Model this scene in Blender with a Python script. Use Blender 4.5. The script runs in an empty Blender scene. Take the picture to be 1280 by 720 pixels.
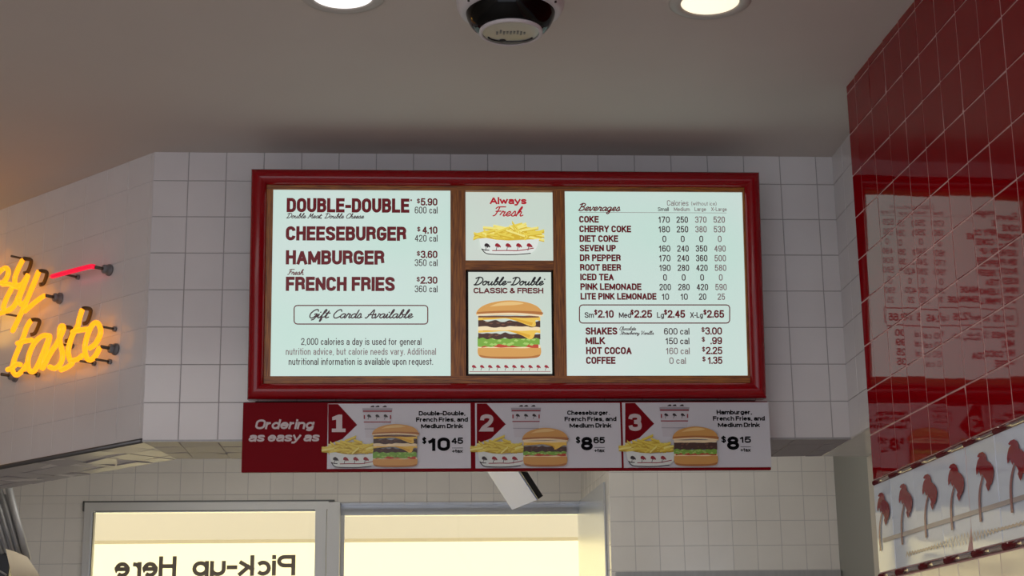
import bpy, bmesh, math, random
from mathutils import Vector, Matrix
random.seed(7)
C = bpy.context.scene.collection
SC = bpy.context.scene

# ------------------------------------------------------------------ camera
EYE = 1.55
F_PX, PITCH, YAW, ROLL = 2015.2, 0.24966, 0.06278, -0.01345
fw = Vector((math.sin(YAW)*math.cos(PITCH), math.cos(YAW)*math.cos(PITCH), math.sin(PITCH)))
rt0 = Vector((math.cos(YAW), -math.sin(YAW), 0)); up0 = rt0.cross(fw)
rt = math.cos(ROLL)*rt0 + math.sin(ROLL)*up0
up = -math.sin(ROLL)*rt0 + math.cos(ROLL)*up0
cd = bpy.data.cameras.new('camera'); cam = bpy.data.objects.new('camera', cd); C.objects.link(cam)
m = Matrix((rt, up, -fw)).transposed().to_4x4(); m.translation = Vector((0, 0, EYE))
cam.matrix_world = m
cd.sensor_width = 36; cd.lens = F_PX/1280*36; cd.clip_start = 0.05; cd.clip_end = 100
SC.camera = cam

# ------------------------------------------------------------------ exposure, world, lights
SC.view_settings.view_transform = 'Standard'; SC.view_settings.look = 'None'
SC.view_settings.gamma = 1; SC.view_settings.use_curve_mapping = False
SC.view_settings.exposure = 0.0
w = bpy.data.worlds.new('World'); SC.world = w; w.use_nodes = True
w.node_tree.nodes['Background'].inputs[0].default_value = (0.90, 0.94, 1.06, 1)
w.node_tree.nodes['Background'].inputs[1].default_value = 1.5

def light(name, kind, loc, energy, color=(1, 1, 1), rot=(0, 0, 0), size=None, size_y=None, spread=None):
    l = bpy.data.lights.new(name, kind); l.energy = energy; l.color = color
    if kind == 'AREA':
        l.shape = 'RECTANGLE'; l.size = size; l.size_y = size_y or size
        if spread: l.spread = spread
    elif kind == 'SPOT':
        l.spot_size = size; l.spot_blend = 0.6; l.shadow_soft_size = 0.08
    elif kind == 'POINT': l.shadow_soft_size = size or 0.1
    o = bpy.data.objects.new(name, l); o.location = loc; o.rotation_euler = rot; C.objects.link(o); return o
sun = light('sun', 'SUN', (0, 0, 12), 7.0, (1.0, 0.96, 0.88), (math.radians(26), 0, math.radians(4)))
light('dining_ceiling_light', 'AREA', (-2.0, 0.8, 3.68), 95, (1.0, 0.95, 0.90), (0, 0, 0), 4.5, 3.0)
light('kitchen_ceiling_light', 'AREA', (-0.6, 9.0, 3.66), 26, (1.0, 0.97, 0.90), (0, 0, 0), 2.6, 1.2)
light('kitchen_side_light', 'AREA', (1.9, 8.6, 3.66), 6, (1.0, 0.97, 0.90), (0, 0, 0), 0.8, 0.8)

# ------------------------------------------------------------------ helpers
def s2l(v):
    v /= 255.0
    return v/12.92 if v <= 0.04045 else ((v+0.055)/1.055)**2.4
def c(r, g, b): return (s2l(r), s2l(g), s2l(b))

def mat(name, col, rough=0.5, metal=0.0, spec=0.5, emit=None, estr=0.0, coat=0.0, noise=None, bump=None, alpha=None):
    M = bpy.data.materials.new(name); M.use_nodes = True
    nt = M.node_tree; b = nt.nodes['Principled BSDF']
    b.inputs['Base Color'].default_value = (*col, 1); b.inputs['Roughness'].default_value = rough
    b.inputs['Metallic'].default_value = metal; b.inputs['Specular IOR Level'].default_value = spec
    b.inputs['Coat Weight'].default_value = coat; b.inputs['Coat Roughness'].default_value = 0.03
    if emit:
        b.inputs['Emission Color'].default_value = (*emit, 1); b.inputs['Emission Strength'].default_value = estr
    if noise or bump:
        tc = nt.nodes.new('ShaderNodeTexCoord')
    if noise:
        sc_, amt, stretch = noise
        mp = nt.nodes.new('ShaderNodeMapping'); mp.inputs['Scale'].default_value = stretch
        n = nt.nodes.new('ShaderNodeTexNoise'); n.inputs['Scale'].default_value = sc_; n.inputs['Detail'].default_value = 5
        r = nt.nodes.new('ShaderNodeValToRGB')
        r.color_ramp.elements[0].position = 0.3; r.color_ramp.elements[1].position = 0.7
        r.color_ramp.elements[0].color = (*[x*(1-amt) for x in col], 1); r.color_ramp.elements[1].color = (*[min(1, x*(1+amt)) for x in col], 1)
        nt.links.new(tc.outputs['Object'], mp.inputs[0]); nt.links.new(mp.outputs[0], n.inputs['Vector'])
        nt.links.new(n.outputs[0], r.inputs[0]); nt.links.new(r.outputs[0], b.inputs['Base Color'])
    if bump:
        sc_, strg = bump
        n2 = nt.nodes.new('ShaderNodeTexNoise'); n2.inputs['Scale'].default_value = sc_; n2.inputs['Detail'].default_value = 2
        bp = nt.nodes.new('ShaderNodeBump'); bp.inputs['Strength'].default_value = strg; bp.inputs['Distance'].default_value = 0.01
        nt.links.new(tc.outputs['Object'], n2.inputs['Vector']); nt.links.new(n2.outputs[0], bp.inputs['Height'])
        nt.links.new(bp.outputs[0], b.inputs['Normal'])
    return M

class MB:
    """collects polygons with materials and links them as ONE mesh object"""
    def __init__(s): s.v = []; s.f = []; s.mi = []; s.mats = []; s.sm = []
    def mid(s, M):
        if M not in s.mats: s.mats.append(M)
        return s.mats.index(M)
    def poly(s, pts, M, smooth=False):
        n = len(s.v); s.v += [tuple(p) for p in pts]; s.f.append(list(range(n, n+len(pts)))); s.mi.append(s.mid(M)); s.sm.append(smooth)
    def mesh(s, vs, fs, M, smooth=False):
        n = len(s.v); s.v += [tuple(p) for p in vs]; k = s.mid(M)
        for f in fs: s.f.append([i+n for i in f]); s.mi.append(k); s.sm.append(smooth)
    def box(s, lo, hi, M):
        x0, y0, z0 = lo; x1, y1, z1 = hi
        s.mesh([(x0,y0,z0),(x1,y0,z0),(x1,y1,z0),(x0,y1,z0),(x0,y0,z1),(x1,y0,z1),(x1,y1,z1),(x0,y1,z1)],
               [(0,3,2,1),(4,5,6,7),(0,1,5,4),(1,2,6,5),(2,3,7,6),(3,0,4,7)], M)
    def obox(s, o, a, b, d, M):
        o, a, b, d = map(Vector, (o, a, b, d))
        P = [o, o+a, o+a+b, o+b, o+d, o+a+d, o+a+b+d, o+b+d]
        s.mesh(P, [(0,3,2,1),(4,5,6,7),(0,1,5,4),(1,2,6,5),(2,3,7,6),(3,0,4,7)], M)
    def prism(s, poly2, z0, z1, M):
        n = len(poly2)
        s.mesh([(x, y, z0) for x, y in poly2]+[(x, y, z1) for x, y in poly2],
               [list(range(n))[::-1], list(range(n, 2*n))]+[(i, (i+1) % n, n+(i+1) % n, n+i) for i in range(n)], M)
    def tube(s, pts, r, M, n=10, caps=True):
        pts = [Vector(p) for p in pts]; rings = []; prev = None
        for i, p in enumerate(pts):
            t = (pts[min(i+1, len(pts)-1)]-pts[max(i-1, 0)])
            t = t.normalized() if t.length > 1e-9 else Vector((0, 0, 1))
            if prev is None:
                a = Vector((0, 0, 1)) if abs(t.z) < .9 else Vector((1, 0, 0)); nx = t.cross(a).normalized()
            else:
                nx = prev-t*prev.dot(t); nx = nx.normalized() if nx.length > 1e-6 else t.orthogonal().normalized()
            prev = nx; ny = t.cross(nx); rr = r[i] if isinstance(r, (list, tuple)) else r
            rings.append([p+(nx*math.cos(2*math.pi*k/n)+ny*math.sin(2*math.pi*k/n))*rr for k in range(n)])
        vs = [q for R in rings for q in R]; fs = []
        for i in range(len(pts)-1):
            for k in range(n):
                fs.append((i*n+k, i*n+(k+1) % n, (i+1)*n+(k+1) % n, (i+1)*n+k))
        if caps: fs += [list(range(n))[::-1], [(len(pts)-1)*n+k for k in range(n)]]
        s.mesh(vs, fs, M, True)
    def lathe(s, prof, M, n=48, center=(0, 0, 0), sel=None):
        """prof: (r, z) list revolved about z; sel(i, angle) may return another material"""
        cx, cy, cz = center; N = len(s.v)
        for r, z in prof:
            for k in range(n):
                a = 2*math.pi*k/n; s.v.append((cx+r*math.cos(a), cy+r*math.sin(a), cz+z))
        for i in range(len(prof)-1):
            for k in range(n):
                mm = sel(i, 2*math.pi*(k+.5)/n) if sel else M
                s.f.append([N+i*n+k, N+i*n+(k+1) % n, N+(i+1)*n+(k+1) % n, N+(i+1)*n+k]); s.mi.append(s.mid(mm)); s.sm.append(True)
    def build(s, name, parent=None, bevel=0):
        me = bpy.data.meshes.new(name); me.from_pydata(s.v, [], s.f)
        for M in s.mats: me.materials.append(M)
        for p, k, q in zip(me.polygons, s.mi, s.sm): p.material_index = k; p.use_smooth = q
        me.update()
        o = bpy.data.objects.new(name, me); C.objects.link(o)
        if parent: o.parent = parent
        if bevel:
            md = o.modifiers.new('bevel', 'BEVEL'); md.width = bevel; md.segments = 3; md.limit_method = 'ANGLE'
        return o

def empty(name, loc, rot=(0, 0, 0), parent=None):
    o = bpy.data.objects.new(name, None); o.location = loc; o.rotation_euler = rot; o.empty_display_size = .1
    C.objects.link(o)
    if parent: o.parent = parent
    return o
def tag(o, label, cat, group=None):
    o['label'] = label; o['category'] = cat
    if group: o['group'] = group
    return o
def struct(o): o['kind'] = 'structure'; return o

def ray(x, y): return fw + rt*((x-640)/F_PX) - up*((y-360)/F_PX)
def on_y(x, y, Y): d = ray(x, y); p = d*(Y/d.y); return Vector((p.x, p.y, p.z+EYE))
def on_plane(x, y, p0, n):
    d = ray(x, y); q = Vector((p0[0], p0[1], p0[2]-EYE)); p = d*(q.dot(n)/d.dot(n)); return Vector((p.x, p.y, p.z+EYE))

def spline(pts, seg=8):
    pts = [Vector(p) for p in pts]
    if len(pts) < 3: return pts
    out = []
    for i in range(len(pts)-1):
        p0, p1, p2, p3 = pts[max(i-1, 0)], pts[i], pts[i+1], pts[min(i+2, len(pts)-1)]
        for k in range(seg):
            t = k/seg
            out.append(.5*((2*p1)+(p2-p0)*t+(2*p0-5*p1+4*p2-p3)*t*t+(3*p1-p0-3*p2+p3)*t**3))
    out.append(pts[-1]); return out

def clip(poly, clipper):
    """Sutherland-Hodgman in 2D, clipper convex and counter-clockwise"""
    out = poly
    for i in range(len(clipper)):
        a, b = clipper[i], clipper[(i+1) % len(clipper)]; inp = out; out = []
        side = lambda p: (b[0]-a[0])*(p[1]-a[1])-(b[1]-a[1])*(p[0]-a[0])
        for j in range(len(inp)):
            p, q = inp[j], inp[(j+1) % len(inp)]; sp, sq = side(p), side(q)
            if sp >= 0: out.append(p)
            if (sp >= 0) != (sq >= 0):
                t = sp/(sp-sq); out.append((p[0]+(q[0]-p[0])*t, p[1]+(q[1]-p[1])*t))
        if len(out) < 3: return []
    return out

def tiles(mb, O, U, V, N, region, pu, pv, ph_u, ph_v, gap, tilt, Mt, raise_=0.002, cham=0.0012, lean=0.0, gap_u=None):
    """glazed tiles of pitch pu x pv laid on the plane O + u U + v V inside a convex CCW region; N faces the viewer"""
    O, U, V, N = map(Vector, (O, U, V, N))
    us = [p[0] for p in region]; vs = [p[1] for p in region]
    i0 = math.floor((min(us)-ph_u)/pu); i1 = math.ceil((max(us)-ph_u)/pu)
    j0 = math.floor((min(vs)-ph_v)/pv); j1 = math.ceil((max(vs)-ph_v)/pv)
    flip = U.cross(V).dot(N) < 0
    for i in range(i0, i1):
        for j in range(j0, j1):
            gu = gap_u or gap; a, b = ph_u+i*pu+gu/2, ph_v+j*pv+gap/2; d, e = a+pu-gu, b+pv-gap
            q = clip([(a, b), (d, b), (d, e), (a, e)], region)
            if not q: continue
            cu, cv = (a+d)/2, (b+e)/2; tu, tv = random.gauss(lean, tilt), random.gauss(0, tilt)
            cx = sum(p[0] for p in q)/len(q); cy = sum(p[1] for p in q)/len(q)
            top = []; bot = []
            for p in q:
                h = raise_+tu*(p[0]-cu)+tv*(p[1]-cv)
                dx, dy = cx-p[0], cy-p[1]; L = math.hypot(dx, dy) or 1
                top.append(O+U*(p[0]+dx/L*cham)+V*(p[1]+dy/L*cham)+N*h); bot.append(O+U*p[0]+V*p[1]+N*0.0)
            n = len(q)
            if flip: top.reverse(); bot.reverse()
            mb.mesh(top+bot, [list(range(n))]+[(k, n+k, n+(k+1) % n, (k+1) % n) for k in range(n)], Mt)

# ------------------------------------------------------------------ materials
M_tile = mat('white_glazed_tile', (0.78, 0.76, 0.755), 0.16, spec=0.5, noise=(3.0, 0.04, (1, 1, 1)))
M_tile_b = mat('back_white_tile', (0.80, 0.77, 0.72), 0.12, spec=0.5, noise=(3.0, 0.04, (1, 1, 1)))
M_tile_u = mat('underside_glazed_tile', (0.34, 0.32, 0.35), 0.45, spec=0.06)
M_grout = mat('grey_grout', (0.40, 0.38, 0.38), 0.9)
M_grout_l = mat('pale_grout', (0.56, 0.54, 0.53), 0.9)
M_red = mat('red_glazed_tile', (0.25, 0.0003, 0.003), 0.035, spec=0.28, bump=(14, 0.012))
M_rgrout = mat('pink_grout', (0.62, 0.36, 0.35), 0.7)
M_ptile = mat('palm_tile_white', (0.68, 0.75, 0.86), 0.05, spec=0.6)
M_palm = mat('palm_print_red', (0.26, 0.004, 0.012), 0.06, spec=0.5)
M_trunk = mat('palm_print_trunk', (0.30, 0.12, 0.12), 0.1, spec=0.5)
M_line = mat('ground_line_print', (0.42, 0.36, 0.35), 0.1, spec=0.5)
M_zig = mat('tan_squiggle', (0.50, 0.40, 0.33), 0.1, spec=0.5)
M_dred = mat('dark_red_liner', (0.10, 0.002, 0.006), 0.08, spec=0.7)
M_cream = mat('cream_tile', (0.74, 0.66, 0.55), 0.08, spec=0.6)
M_ceil = mat('ceiling_paint', (0.66, 0.61, 0.56), 0.75, noise=(1.2, 0.03, (1, 1, 1)))
M_floor = mat('floor_tile_grey', (0.42, 0.40, 0.40), 0.5, noise=(6, 0.1, (1, 1, 1)))
M_wall = mat('painted_wall', (0.62, 0.59, 0.54), 0.6)
M_wall_d = mat('dark_grey_green', (0.27, 0.27, 0.24), 0.5)
M_edge = mat('dark_edge_metal', (0.14, 0.14, 0.14), 0.35, metal=0.8)
M_steel = mat('brushed_steel', (0.40, 0.40, 0.40), 0.5, metal=0.4, noise=(40, 0.06, (1, 1, .05)))
M_alu = mat('window_aluminium', (0.56, 0.56, 0.55), 0.42, metal=0.7)
M_alu_b = mat('jamb_aluminium', (0.70, 0.74, 0.80), 0.25, metal=0.6)
M_frame = mat('red_frame_lacquer', (0.30, 0.001, 0.006), 0.16, spec=0.35, coat=0.15)
def wood(name, stretch):
    M = bpy.data.materials.new(name); M.use_nodes = True; nt = M.node_tree; b = nt.nodes['Principled BSDF']
    tc = nt.nodes.new('ShaderNodeTexCoord'); mp = nt.nodes.new('ShaderNodeMapping'); mp.inputs['Scale'].default_value = stretch
    n = nt.nodes.new('ShaderNodeTexNoise'); n.inputs['Scale'].default_value = 9; n.inputs['Detail'].default_value = 8; n.inputs['Distortion'].default_value = 0.6
    r = nt.nodes.new('ShaderNodeValToRGB'); e = r.color_ramp.elements
    e[0].position = .36; e[0].color = (0.20, 0.052, 0.004, 1); e[1].position = .64; e[1].color = (0.52, 0.18, 0.016, 1)
    nt.links.new(tc.outputs['Object'], mp.inputs[0]); nt.links.new(mp.outputs[0], n.inputs['Vector'])
    nt.links.new(n.outputs[0], r.inputs[0]); nt.links.new(r.outputs[0], b.inputs['Base Color'])
    b.inputs['Roughness'].default_value = 0.38
    return M
M_wood_h = wood('oak_horizontal', (1.2, 14, 22)); M_wood_v = wood('oak_vertical', (22, 14, 1.2))
M_dark = mat('dark_recess', (0.02, 0.012, 0.01), 0.6)
M_black = mat('black_plastic', (0.012, 0.012, 0.013), 0.3)
M_gloss = mat('black_smoked_dome', (0.001, 0.001, 0.001), 0.04, spec=0.22)
M_white = mat('white_plastic', (0.66, 0.62, 0.63), 0.4)
M_clear = mat('pale_dome_plate', (0.42, 0.44, 0.40), 0.12, spec=0.7)

def lit(name, col, e=1.0, d=0.25):
    return mat(name, tuple(x*d for x in col), 0.25, spec=0.35, emit=col, estr=e)
def panel_mat(name, a, b_):
    """backlit translucent sheet: the tubes behind make it slightly uneven"""
    M = lit(name, a, 1.0); nt = M.node_tree; b = nt.nodes['Principled BSDF']
    tc = nt.nodes.new('ShaderNodeTexCoord'); n = nt.nodes.new('ShaderNodeTexNoise'); n.inputs['Scale'].default_value = 2.2; n.inputs['Detail'].default_value = 1
    r = nt.nodes.new('ShaderNodeValToRGB'); r.color_ramp.elements[0].position = .3; r.color_ramp.elements[1].position = .7
    r.color_ramp.elements[0].color = (*a, 1); r.color_ramp.elements[1].color = (*b_, 1)
    nt.links.new(tc.outputs['Object'], n.inputs['Vector']); nt.links.new(n.outputs[0], r.inputs[0]); nt.links.new(r.outputs[0], b.inputs['Emission Color'])
    return M
M_panel = panel_mat('backlit_sheet', c(187, 213, 203), c(197, 212, 207))
M_poster = panel_mat('backlit_poster', c(190, 206, 194), c(196, 202, 194))
L_red = lit('lit_dark_red', c(118, 14, 26), 0.45, 0.35)
L_red2 = lit('lit_bright_red', c(176, 22, 40), 0.8, 0.4)
L_ink = lit('lit_ink', c(66, 40, 46), 0.6, 0.5)
L_grey = lit('lit_grey_ink', c(128, 112, 112), 0.75, 0.5)
L_black = lit('lit_black', c(30, 28, 30), 0.4, 0.5)

def palette(prefix, f):
    P = {}
    for k, col in dict(bun=(214, 158, 84), bunhi=(234, 196, 128), bunlo=(176, 112, 56), crumb=(244, 222, 180), cheese=(238, 196, 84), cheese2=(222, 168, 50),
                       patty=(72, 46, 36), patty2=(112, 74, 56), lettuce=(122, 170, 62), lettuce2=(170, 206, 108), tomato=(190, 70, 46), fry=(232, 210, 84),
                       fry2=(210, 176, 50), fry3=(244, 232, 132), tray=(224, 230, 224), ink=(44, 30, 34), pr=(150, 30, 44), cup=(206, 203, 208), cup2=(166, 162, 170)).items():
        P[k] = f(prefix+'_'+k, c(*col))
    return P
LP = palette('lit', lambda n, col: lit(n, col, 0.85, 0.3))
PP = palette('print', lambda n, col: mat(n, col, 0.3, spec=0.4))
S_white = mat('sign_white', (0.66, 0.66, 0.70), 0.3, spec=0.4)
S_red = mat('sign_red', (0.20, 0.0008, 0.006), 0.5, spec=0.08)
S_black = mat('sign_black', (0.004, 0.004, 0.005), 0.6, spec=0.05)
S_pale = mat('sign_pale_print', (0.60, 0.50, 0.50), 0.3)
M_neon = mat('yellow_neon', (0.4, 0.2, 0.01), 0.2, emit=(1.0, 0.33, 0.008), estr=1.5)
M_neon_r = mat('red_neon', (0.4, 0.02, 0.04), 0.2, emit=(0.90, 0.004, 0.045), estr=0.95)

# ------------------------------------------------------------------ the room
T = 0.1524
D = 6.309                         # front face of the tiled soffit
ZC, ZB = 2.181+EYE, 0.994+EYE     # ceiling and soffit underside
s45 = math.sqrt(.5)
b = MB(); b.box((-6, -4, -.1), (6, 11.2, 0), M_floor); struct(b.build('floor'))
b = MB(); b.box((-12, 11.2, -.1), (12, 17.2, -.02), mat('pale_concrete', (0.74, 0.70, 0.60), 0.9)); struct(b.build('floor_outside'))
b = MB(); b.box((-6, -8, ZC), (6, 11.3, ZC+.15), M_ceil); struct(b.build('ceiling'))

CX = -1.055                       # outside corner where the angled wall starts
RX = 1.747                        # inside corner with the short return on the right
b = MB()
b.prism([(CX, D), (RX, D), (RX, D+.48), (-.99, D+.48)], ZB, ZC, M_grout)
tiles(b, (0, D, 0), (1, 0, 0), (0, 0, 1), (0, -1, 0), [(CX, ZB), (RX, ZB), (RX, ZC), (CX, ZC)], T, T, -.9164, 2.0586+EYE, .0030, .0035, M_tile)
struct(b.build('wall_center'))
LW = 3.6                          # length of the angled wall
e = Vector((-s45, s45, 0)); nL = Vector((-s45, -s45, 0))
p0 = Vector((CX, D, 0)); p1 = p0+e*LW; q0 = Vector((-.99, D+.48, 0)); q1 = q0+e*(LW-.3)
b = MB()
b.prism([(p0.x, p0.y), (q0.x, q0.y), (q1.x, q1.y), (p1.x, p1.y)], ZB, ZC, mat('white_grout', (0.72, 0.70, 0.70), 0.9))
tiles(b, p0, e, (0, 0, 1), nL, [(0, ZB), (LW, ZB), (LW, ZC), (0, ZC)], T, T, .02, 2.0586+EYE, .0016, .002, M_tile)
struct(b.build('wall_left'))
b = MB()
b.box((RX, 5.2, ZB), (1.97, D+.48, ZC), M_grout)
tiles(b, (RX, 0, 0), (0, 1, 0), (0, 0, 1), (-1, 0, 0), [(5.2, ZB), (D, ZB), (D, ZC), (5.2, ZC)], T, T, D-T, 2.0586+EYE, .0030, .0035, M_tile)
struct(b.build('wall_return'))
# glazed underside of the soffit
b = MB()
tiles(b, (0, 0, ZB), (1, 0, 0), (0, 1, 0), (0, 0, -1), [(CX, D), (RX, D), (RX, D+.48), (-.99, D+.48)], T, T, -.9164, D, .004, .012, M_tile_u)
L2 = LW-.3
o2 = p0; mit = (q0-p0)
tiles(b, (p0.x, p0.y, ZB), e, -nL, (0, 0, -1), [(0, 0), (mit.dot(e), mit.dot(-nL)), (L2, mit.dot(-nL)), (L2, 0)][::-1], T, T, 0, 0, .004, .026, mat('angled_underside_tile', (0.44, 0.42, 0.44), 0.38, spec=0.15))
tiles(b, (0, 0, ZB), (1, 0, 0), (0, 1, 0), (0, 0, -1), [(RX, 5.3), (1.97, 5.3), (1.97, D+.48), (RX, D+.48)], .23, .6, RX, 5.3, .002, .004, M_tile)
struct(b.build('trim_1'))
# metal edge along the soffit
b = MB()
b.box((CX, D-.006, ZB-.005), (RX, D+.004, ZB+.003), M_steel)
b.tube([(p0.x-.002, p0.y-.002, ZB), (p1.x, p1.y, ZB)], .010, M_edge, 8)
struct(b.build('trim_2'))

# back of the kitchen
WY, NY = 11.08, 9.97
def hole_wall(b, x0, x1, z0, z1, holes, Y, ph_u, ph_v, Mt, Mg, th=.12):
    xs = sorted({x0, x1, *[h[0] for h in holes], *[h[1] for h in holes]}); zs = sorted({z0, z1, *[h[2] for h in holes], *[h[3] for h in holes]})
    for i in range(len(xs)-1):
        for j in range(len(zs)-1):
            a, d, e_, f_ = xs[i], xs[i+1], zs[j], zs[j+1]
            if any(h[0] <= (a+d)/2 <= h[1] and h[2] <= (e_+f_)/2 <= h[3] for h in holes): continue
            b.box((a, Y, e_), (d, Y+th, f_), Mg)
            tiles(b, (0, Y, 0), (1, 0, 0), (0, 0, 1), (0, -1, 0), [(a, e_), (d, e_), (d, f_), (a, f_)], T, T, ph_u, ph_v, .0030, .003, Mt)
W1 = (-2.213, -.545, 0.55+EYE-1.0, 1.322+EYE); W2 = (-.545, 1.157, 0.55+EYE-1.0, 1.318+EYE)
b = MB(); hole_wall(b, -4.4, 1.157, 0, ZC, [W1, W2], WY, -.6693, 1.373+EYE, M_tile_b, M_grout_l); struct(b.build('wall_back'))
RA, RB = Vector((1.157, WY, 0)), Vector((1.217, NY, 0)); ru = (RB-RA).normalized(); rn = Vector((-ru.y, ru.x, 0)); rn = rn if rn.x < 0 else -rn
b = MB(); b.prism([(RA.x, RA.y), (RB.x, RB.y), (RB.x+.1, RB.y+.06), (RA.x+.1, RA.y)], 0, ZC, M_grout_l)
LR = (RB-RA).length
tiles(b, RA, ru, (0, 0, 1), rn, [(0, 0), (LR, 0), (LR, ZC), (0, ZC)], T, T, .0, 1.373+EYE, .003, .003, M_tile_b)
struct(b.build('wall_recess'))
b = MB(); hole_wall(b, 1.217, 2.64, 0, ZC, [], NY, 1.3672, 1.361+EYE, M_tile_b, M_grout_l); struct(b.build('wall_rear'))
b = MB(); b.box((2.64, 6.6, 0), (2.76, NY+.12, ZC), M_wall_d); struct(b.build('wall_side'))  # one even grey-green, darker than the other plain walls
b = MB(); b.box((1.95, 5.3, 0), (2.05, D+.50, ZB-.004), M_wall); struct(b.build('wall_end'))
b = MB(); b.box((-6, -4, 0), (-5.85, 11.2, ZC), M_wall); b.box((-5.85, 11.08, 0), (-4.4, 11.2, ZC), M_wall); struct(b.build('wall_far_left'))
b = MB(); b.box((1.24, NY-.05, .735+EYE-.03), (2.63, NY, .745+EYE), M_steel); struct(b.build('trim_3'))

# red tiled wall on the right
RXo, RYo, RZo, RPV, RANG, RPU = 1.5972, 5.5839, 2.3105+EYE, 0.15897, 0.030249, 0.165175
rU = Vector((math.sin(RANG), -math.cos(RANG), 0)); rN = Vector((-math.cos(RANG), -math.sin(RANG), 0)); rO = Vector((RXo, RYo, 0))
def on_red(x, y):
    p = on_plane(x, y, (RXo, RYo, 0), rN); return ((p-rO).dot(rU), p.z)
L0, L1 = .068, 9.4
z_red = RZo-10*RPV                # lower edge of the red tiles
z_pt, z_pb = z_red-.018, .403+EYE # palm band
b = MB()
A, Bq = rO+rU*L0, rO+rU*L1
b.prism([(A.x, A.y), (A.x+.35, A.y-.02), (Bq.x+.30, Bq.y), (Bq.x, Bq.y)], 0, ZC, M_rgrout)
tiles(b, rO, rU, (0, 0, 1), rN, [(L0, z_red), (L1, z_red), (L1, ZC), (L0, ZC)], RPU, RPV, 0, RZo, .0050, .0035, M_red, .0018, lean=-.015, gap_u=.0095)
PW = .2318; PH0 = .0145
tiles(b, rO, rU, (0, 0, 1), rN, [(L0-.004, z_pb), (L1, z_pb), (L1, z_pt), (L0-.004, z_pt)], PW, 1.0, PH0, z_pb-.3, .0030, .0035, M_ptile, .0015)
tiles(b, rO, rU, (0, 0, 1), rN, [(L0, EYE-.6), (L1, EYE-.6), (L1, .378+EYE), (L0, .378+EYE)], RPU, RPV, -.012, .378+EYE, .0050, .003, M_cream, .0018)
# palms printed on the band: outline measured on the fourth tile from the corner
cc = lambda x, y: on_red(1080+x/5.145, 580+y/5.145)
crown = [(588,-4),(568,4),(557,22),(563,30),(572,28),(560,48),(553,78),(550,108),(553,138),(561,128),(567,108),(572,128),(579,148),(584,132),(592,142),(603,160),(612,182),(607,200),(614,222),(622,240),(630,222),(634,196),(640,200),(648,176),(653,148),(655,118),(650,90),(640,72),(626,58),(614,50),(612,30),(604,8)]
cr = [cc(*p) for p in crown]; tr = spline([(*cc(590, 140), 0), (*cc(574, 215), 0), (*cc(569, 300), 0), (*cc(577, 425), 0)], 5)
for k in range(34):
    off = (k-3)*PW; h = .0048
    if off+.74 > L1: break
    P3 = lambda l, z, hh=h: rO+rU*(l+off)+Vector((0, 0, z))+rN*hh
    if cr[0][0]+off < L0: continue
    for i in range(len(tr)-1):
        a, d = tr[i], tr[i+1]; wa = .0085
        b.poly([P3(a.x-wa, a.y), P3(d.x-wa, d.y), P3(d.x+wa, d.y), P3(a.x+wa, a.y)], M_trunk)
    b.poly([P3(l, z, h+.0006) for l, z in cr], M_palm)
gz = .507+EYE
for (za, zb_, Mx, hh) in ((gz-.007, gz+.007, M_line, .0040),):
    b.poly([rO+rU*(L0+.06)+Vector((0, 0, za))+rN*hh, rO+rU*L1+Vector((0, 0, za))+rN*hh, rO+rU*L1+Vector((0, 0, zb_))+rN*hh, rO+rU*(L0+.06)+Vector((0, 0, zb_))+rN*hh], Mx)
zz = []  # thin tan zigzag low on the palm band
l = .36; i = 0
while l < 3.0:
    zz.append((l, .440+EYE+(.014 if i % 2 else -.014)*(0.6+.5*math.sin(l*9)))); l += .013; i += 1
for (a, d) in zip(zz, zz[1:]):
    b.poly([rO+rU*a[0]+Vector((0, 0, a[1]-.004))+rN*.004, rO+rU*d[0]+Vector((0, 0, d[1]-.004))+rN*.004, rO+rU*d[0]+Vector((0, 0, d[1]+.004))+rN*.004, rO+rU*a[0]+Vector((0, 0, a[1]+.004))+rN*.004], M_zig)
struct(b.build('wall_right'))
b = MB()
def liner(zc, r):
    n = 10
    ring = lambda l: [rO+rU*l+Vector((0, 0, zc+r*math.sin(a)))+rN*(r*.8*math.cos(a)) for a in [math.pi*(k/n-.5) for k in range(n+1)]]
    seg = PW
    l = L0-.003
    while l < L1-.05:
        l2 = min(PH0+seg*math.ceil((l-PH0+.01)/seg), L1)
        R1, R2 = ring(l+.001), ring(l2-.001)
        b.mesh(R1+R2, [(k, k+1, n+1+k+1, n+1+k) for k in range(n)]+[list(range(n+1)), list(range(2*n+1, n, -1))], M_dred, True); l = l2
liner(z_red-.009, .0085); liner(.3905+EYE, .0105)
struct(b.build('trim_4'))

# outside, seen through the windows
M_stucco = mat('cream_stucco', (0.84, 0.73, 0.41), 0.9)
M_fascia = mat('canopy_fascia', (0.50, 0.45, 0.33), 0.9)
b = MB(); b.box((-12, 17, -.1), (12, 17.3, 8), M_stucco); struct(b.build('wall_outside'))
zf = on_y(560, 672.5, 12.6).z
b = MB(); b.box((-6, 12.6, zf), (6, 12.9, zf+.75), M_fascia); struct(b.build('trim_5'))

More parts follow.
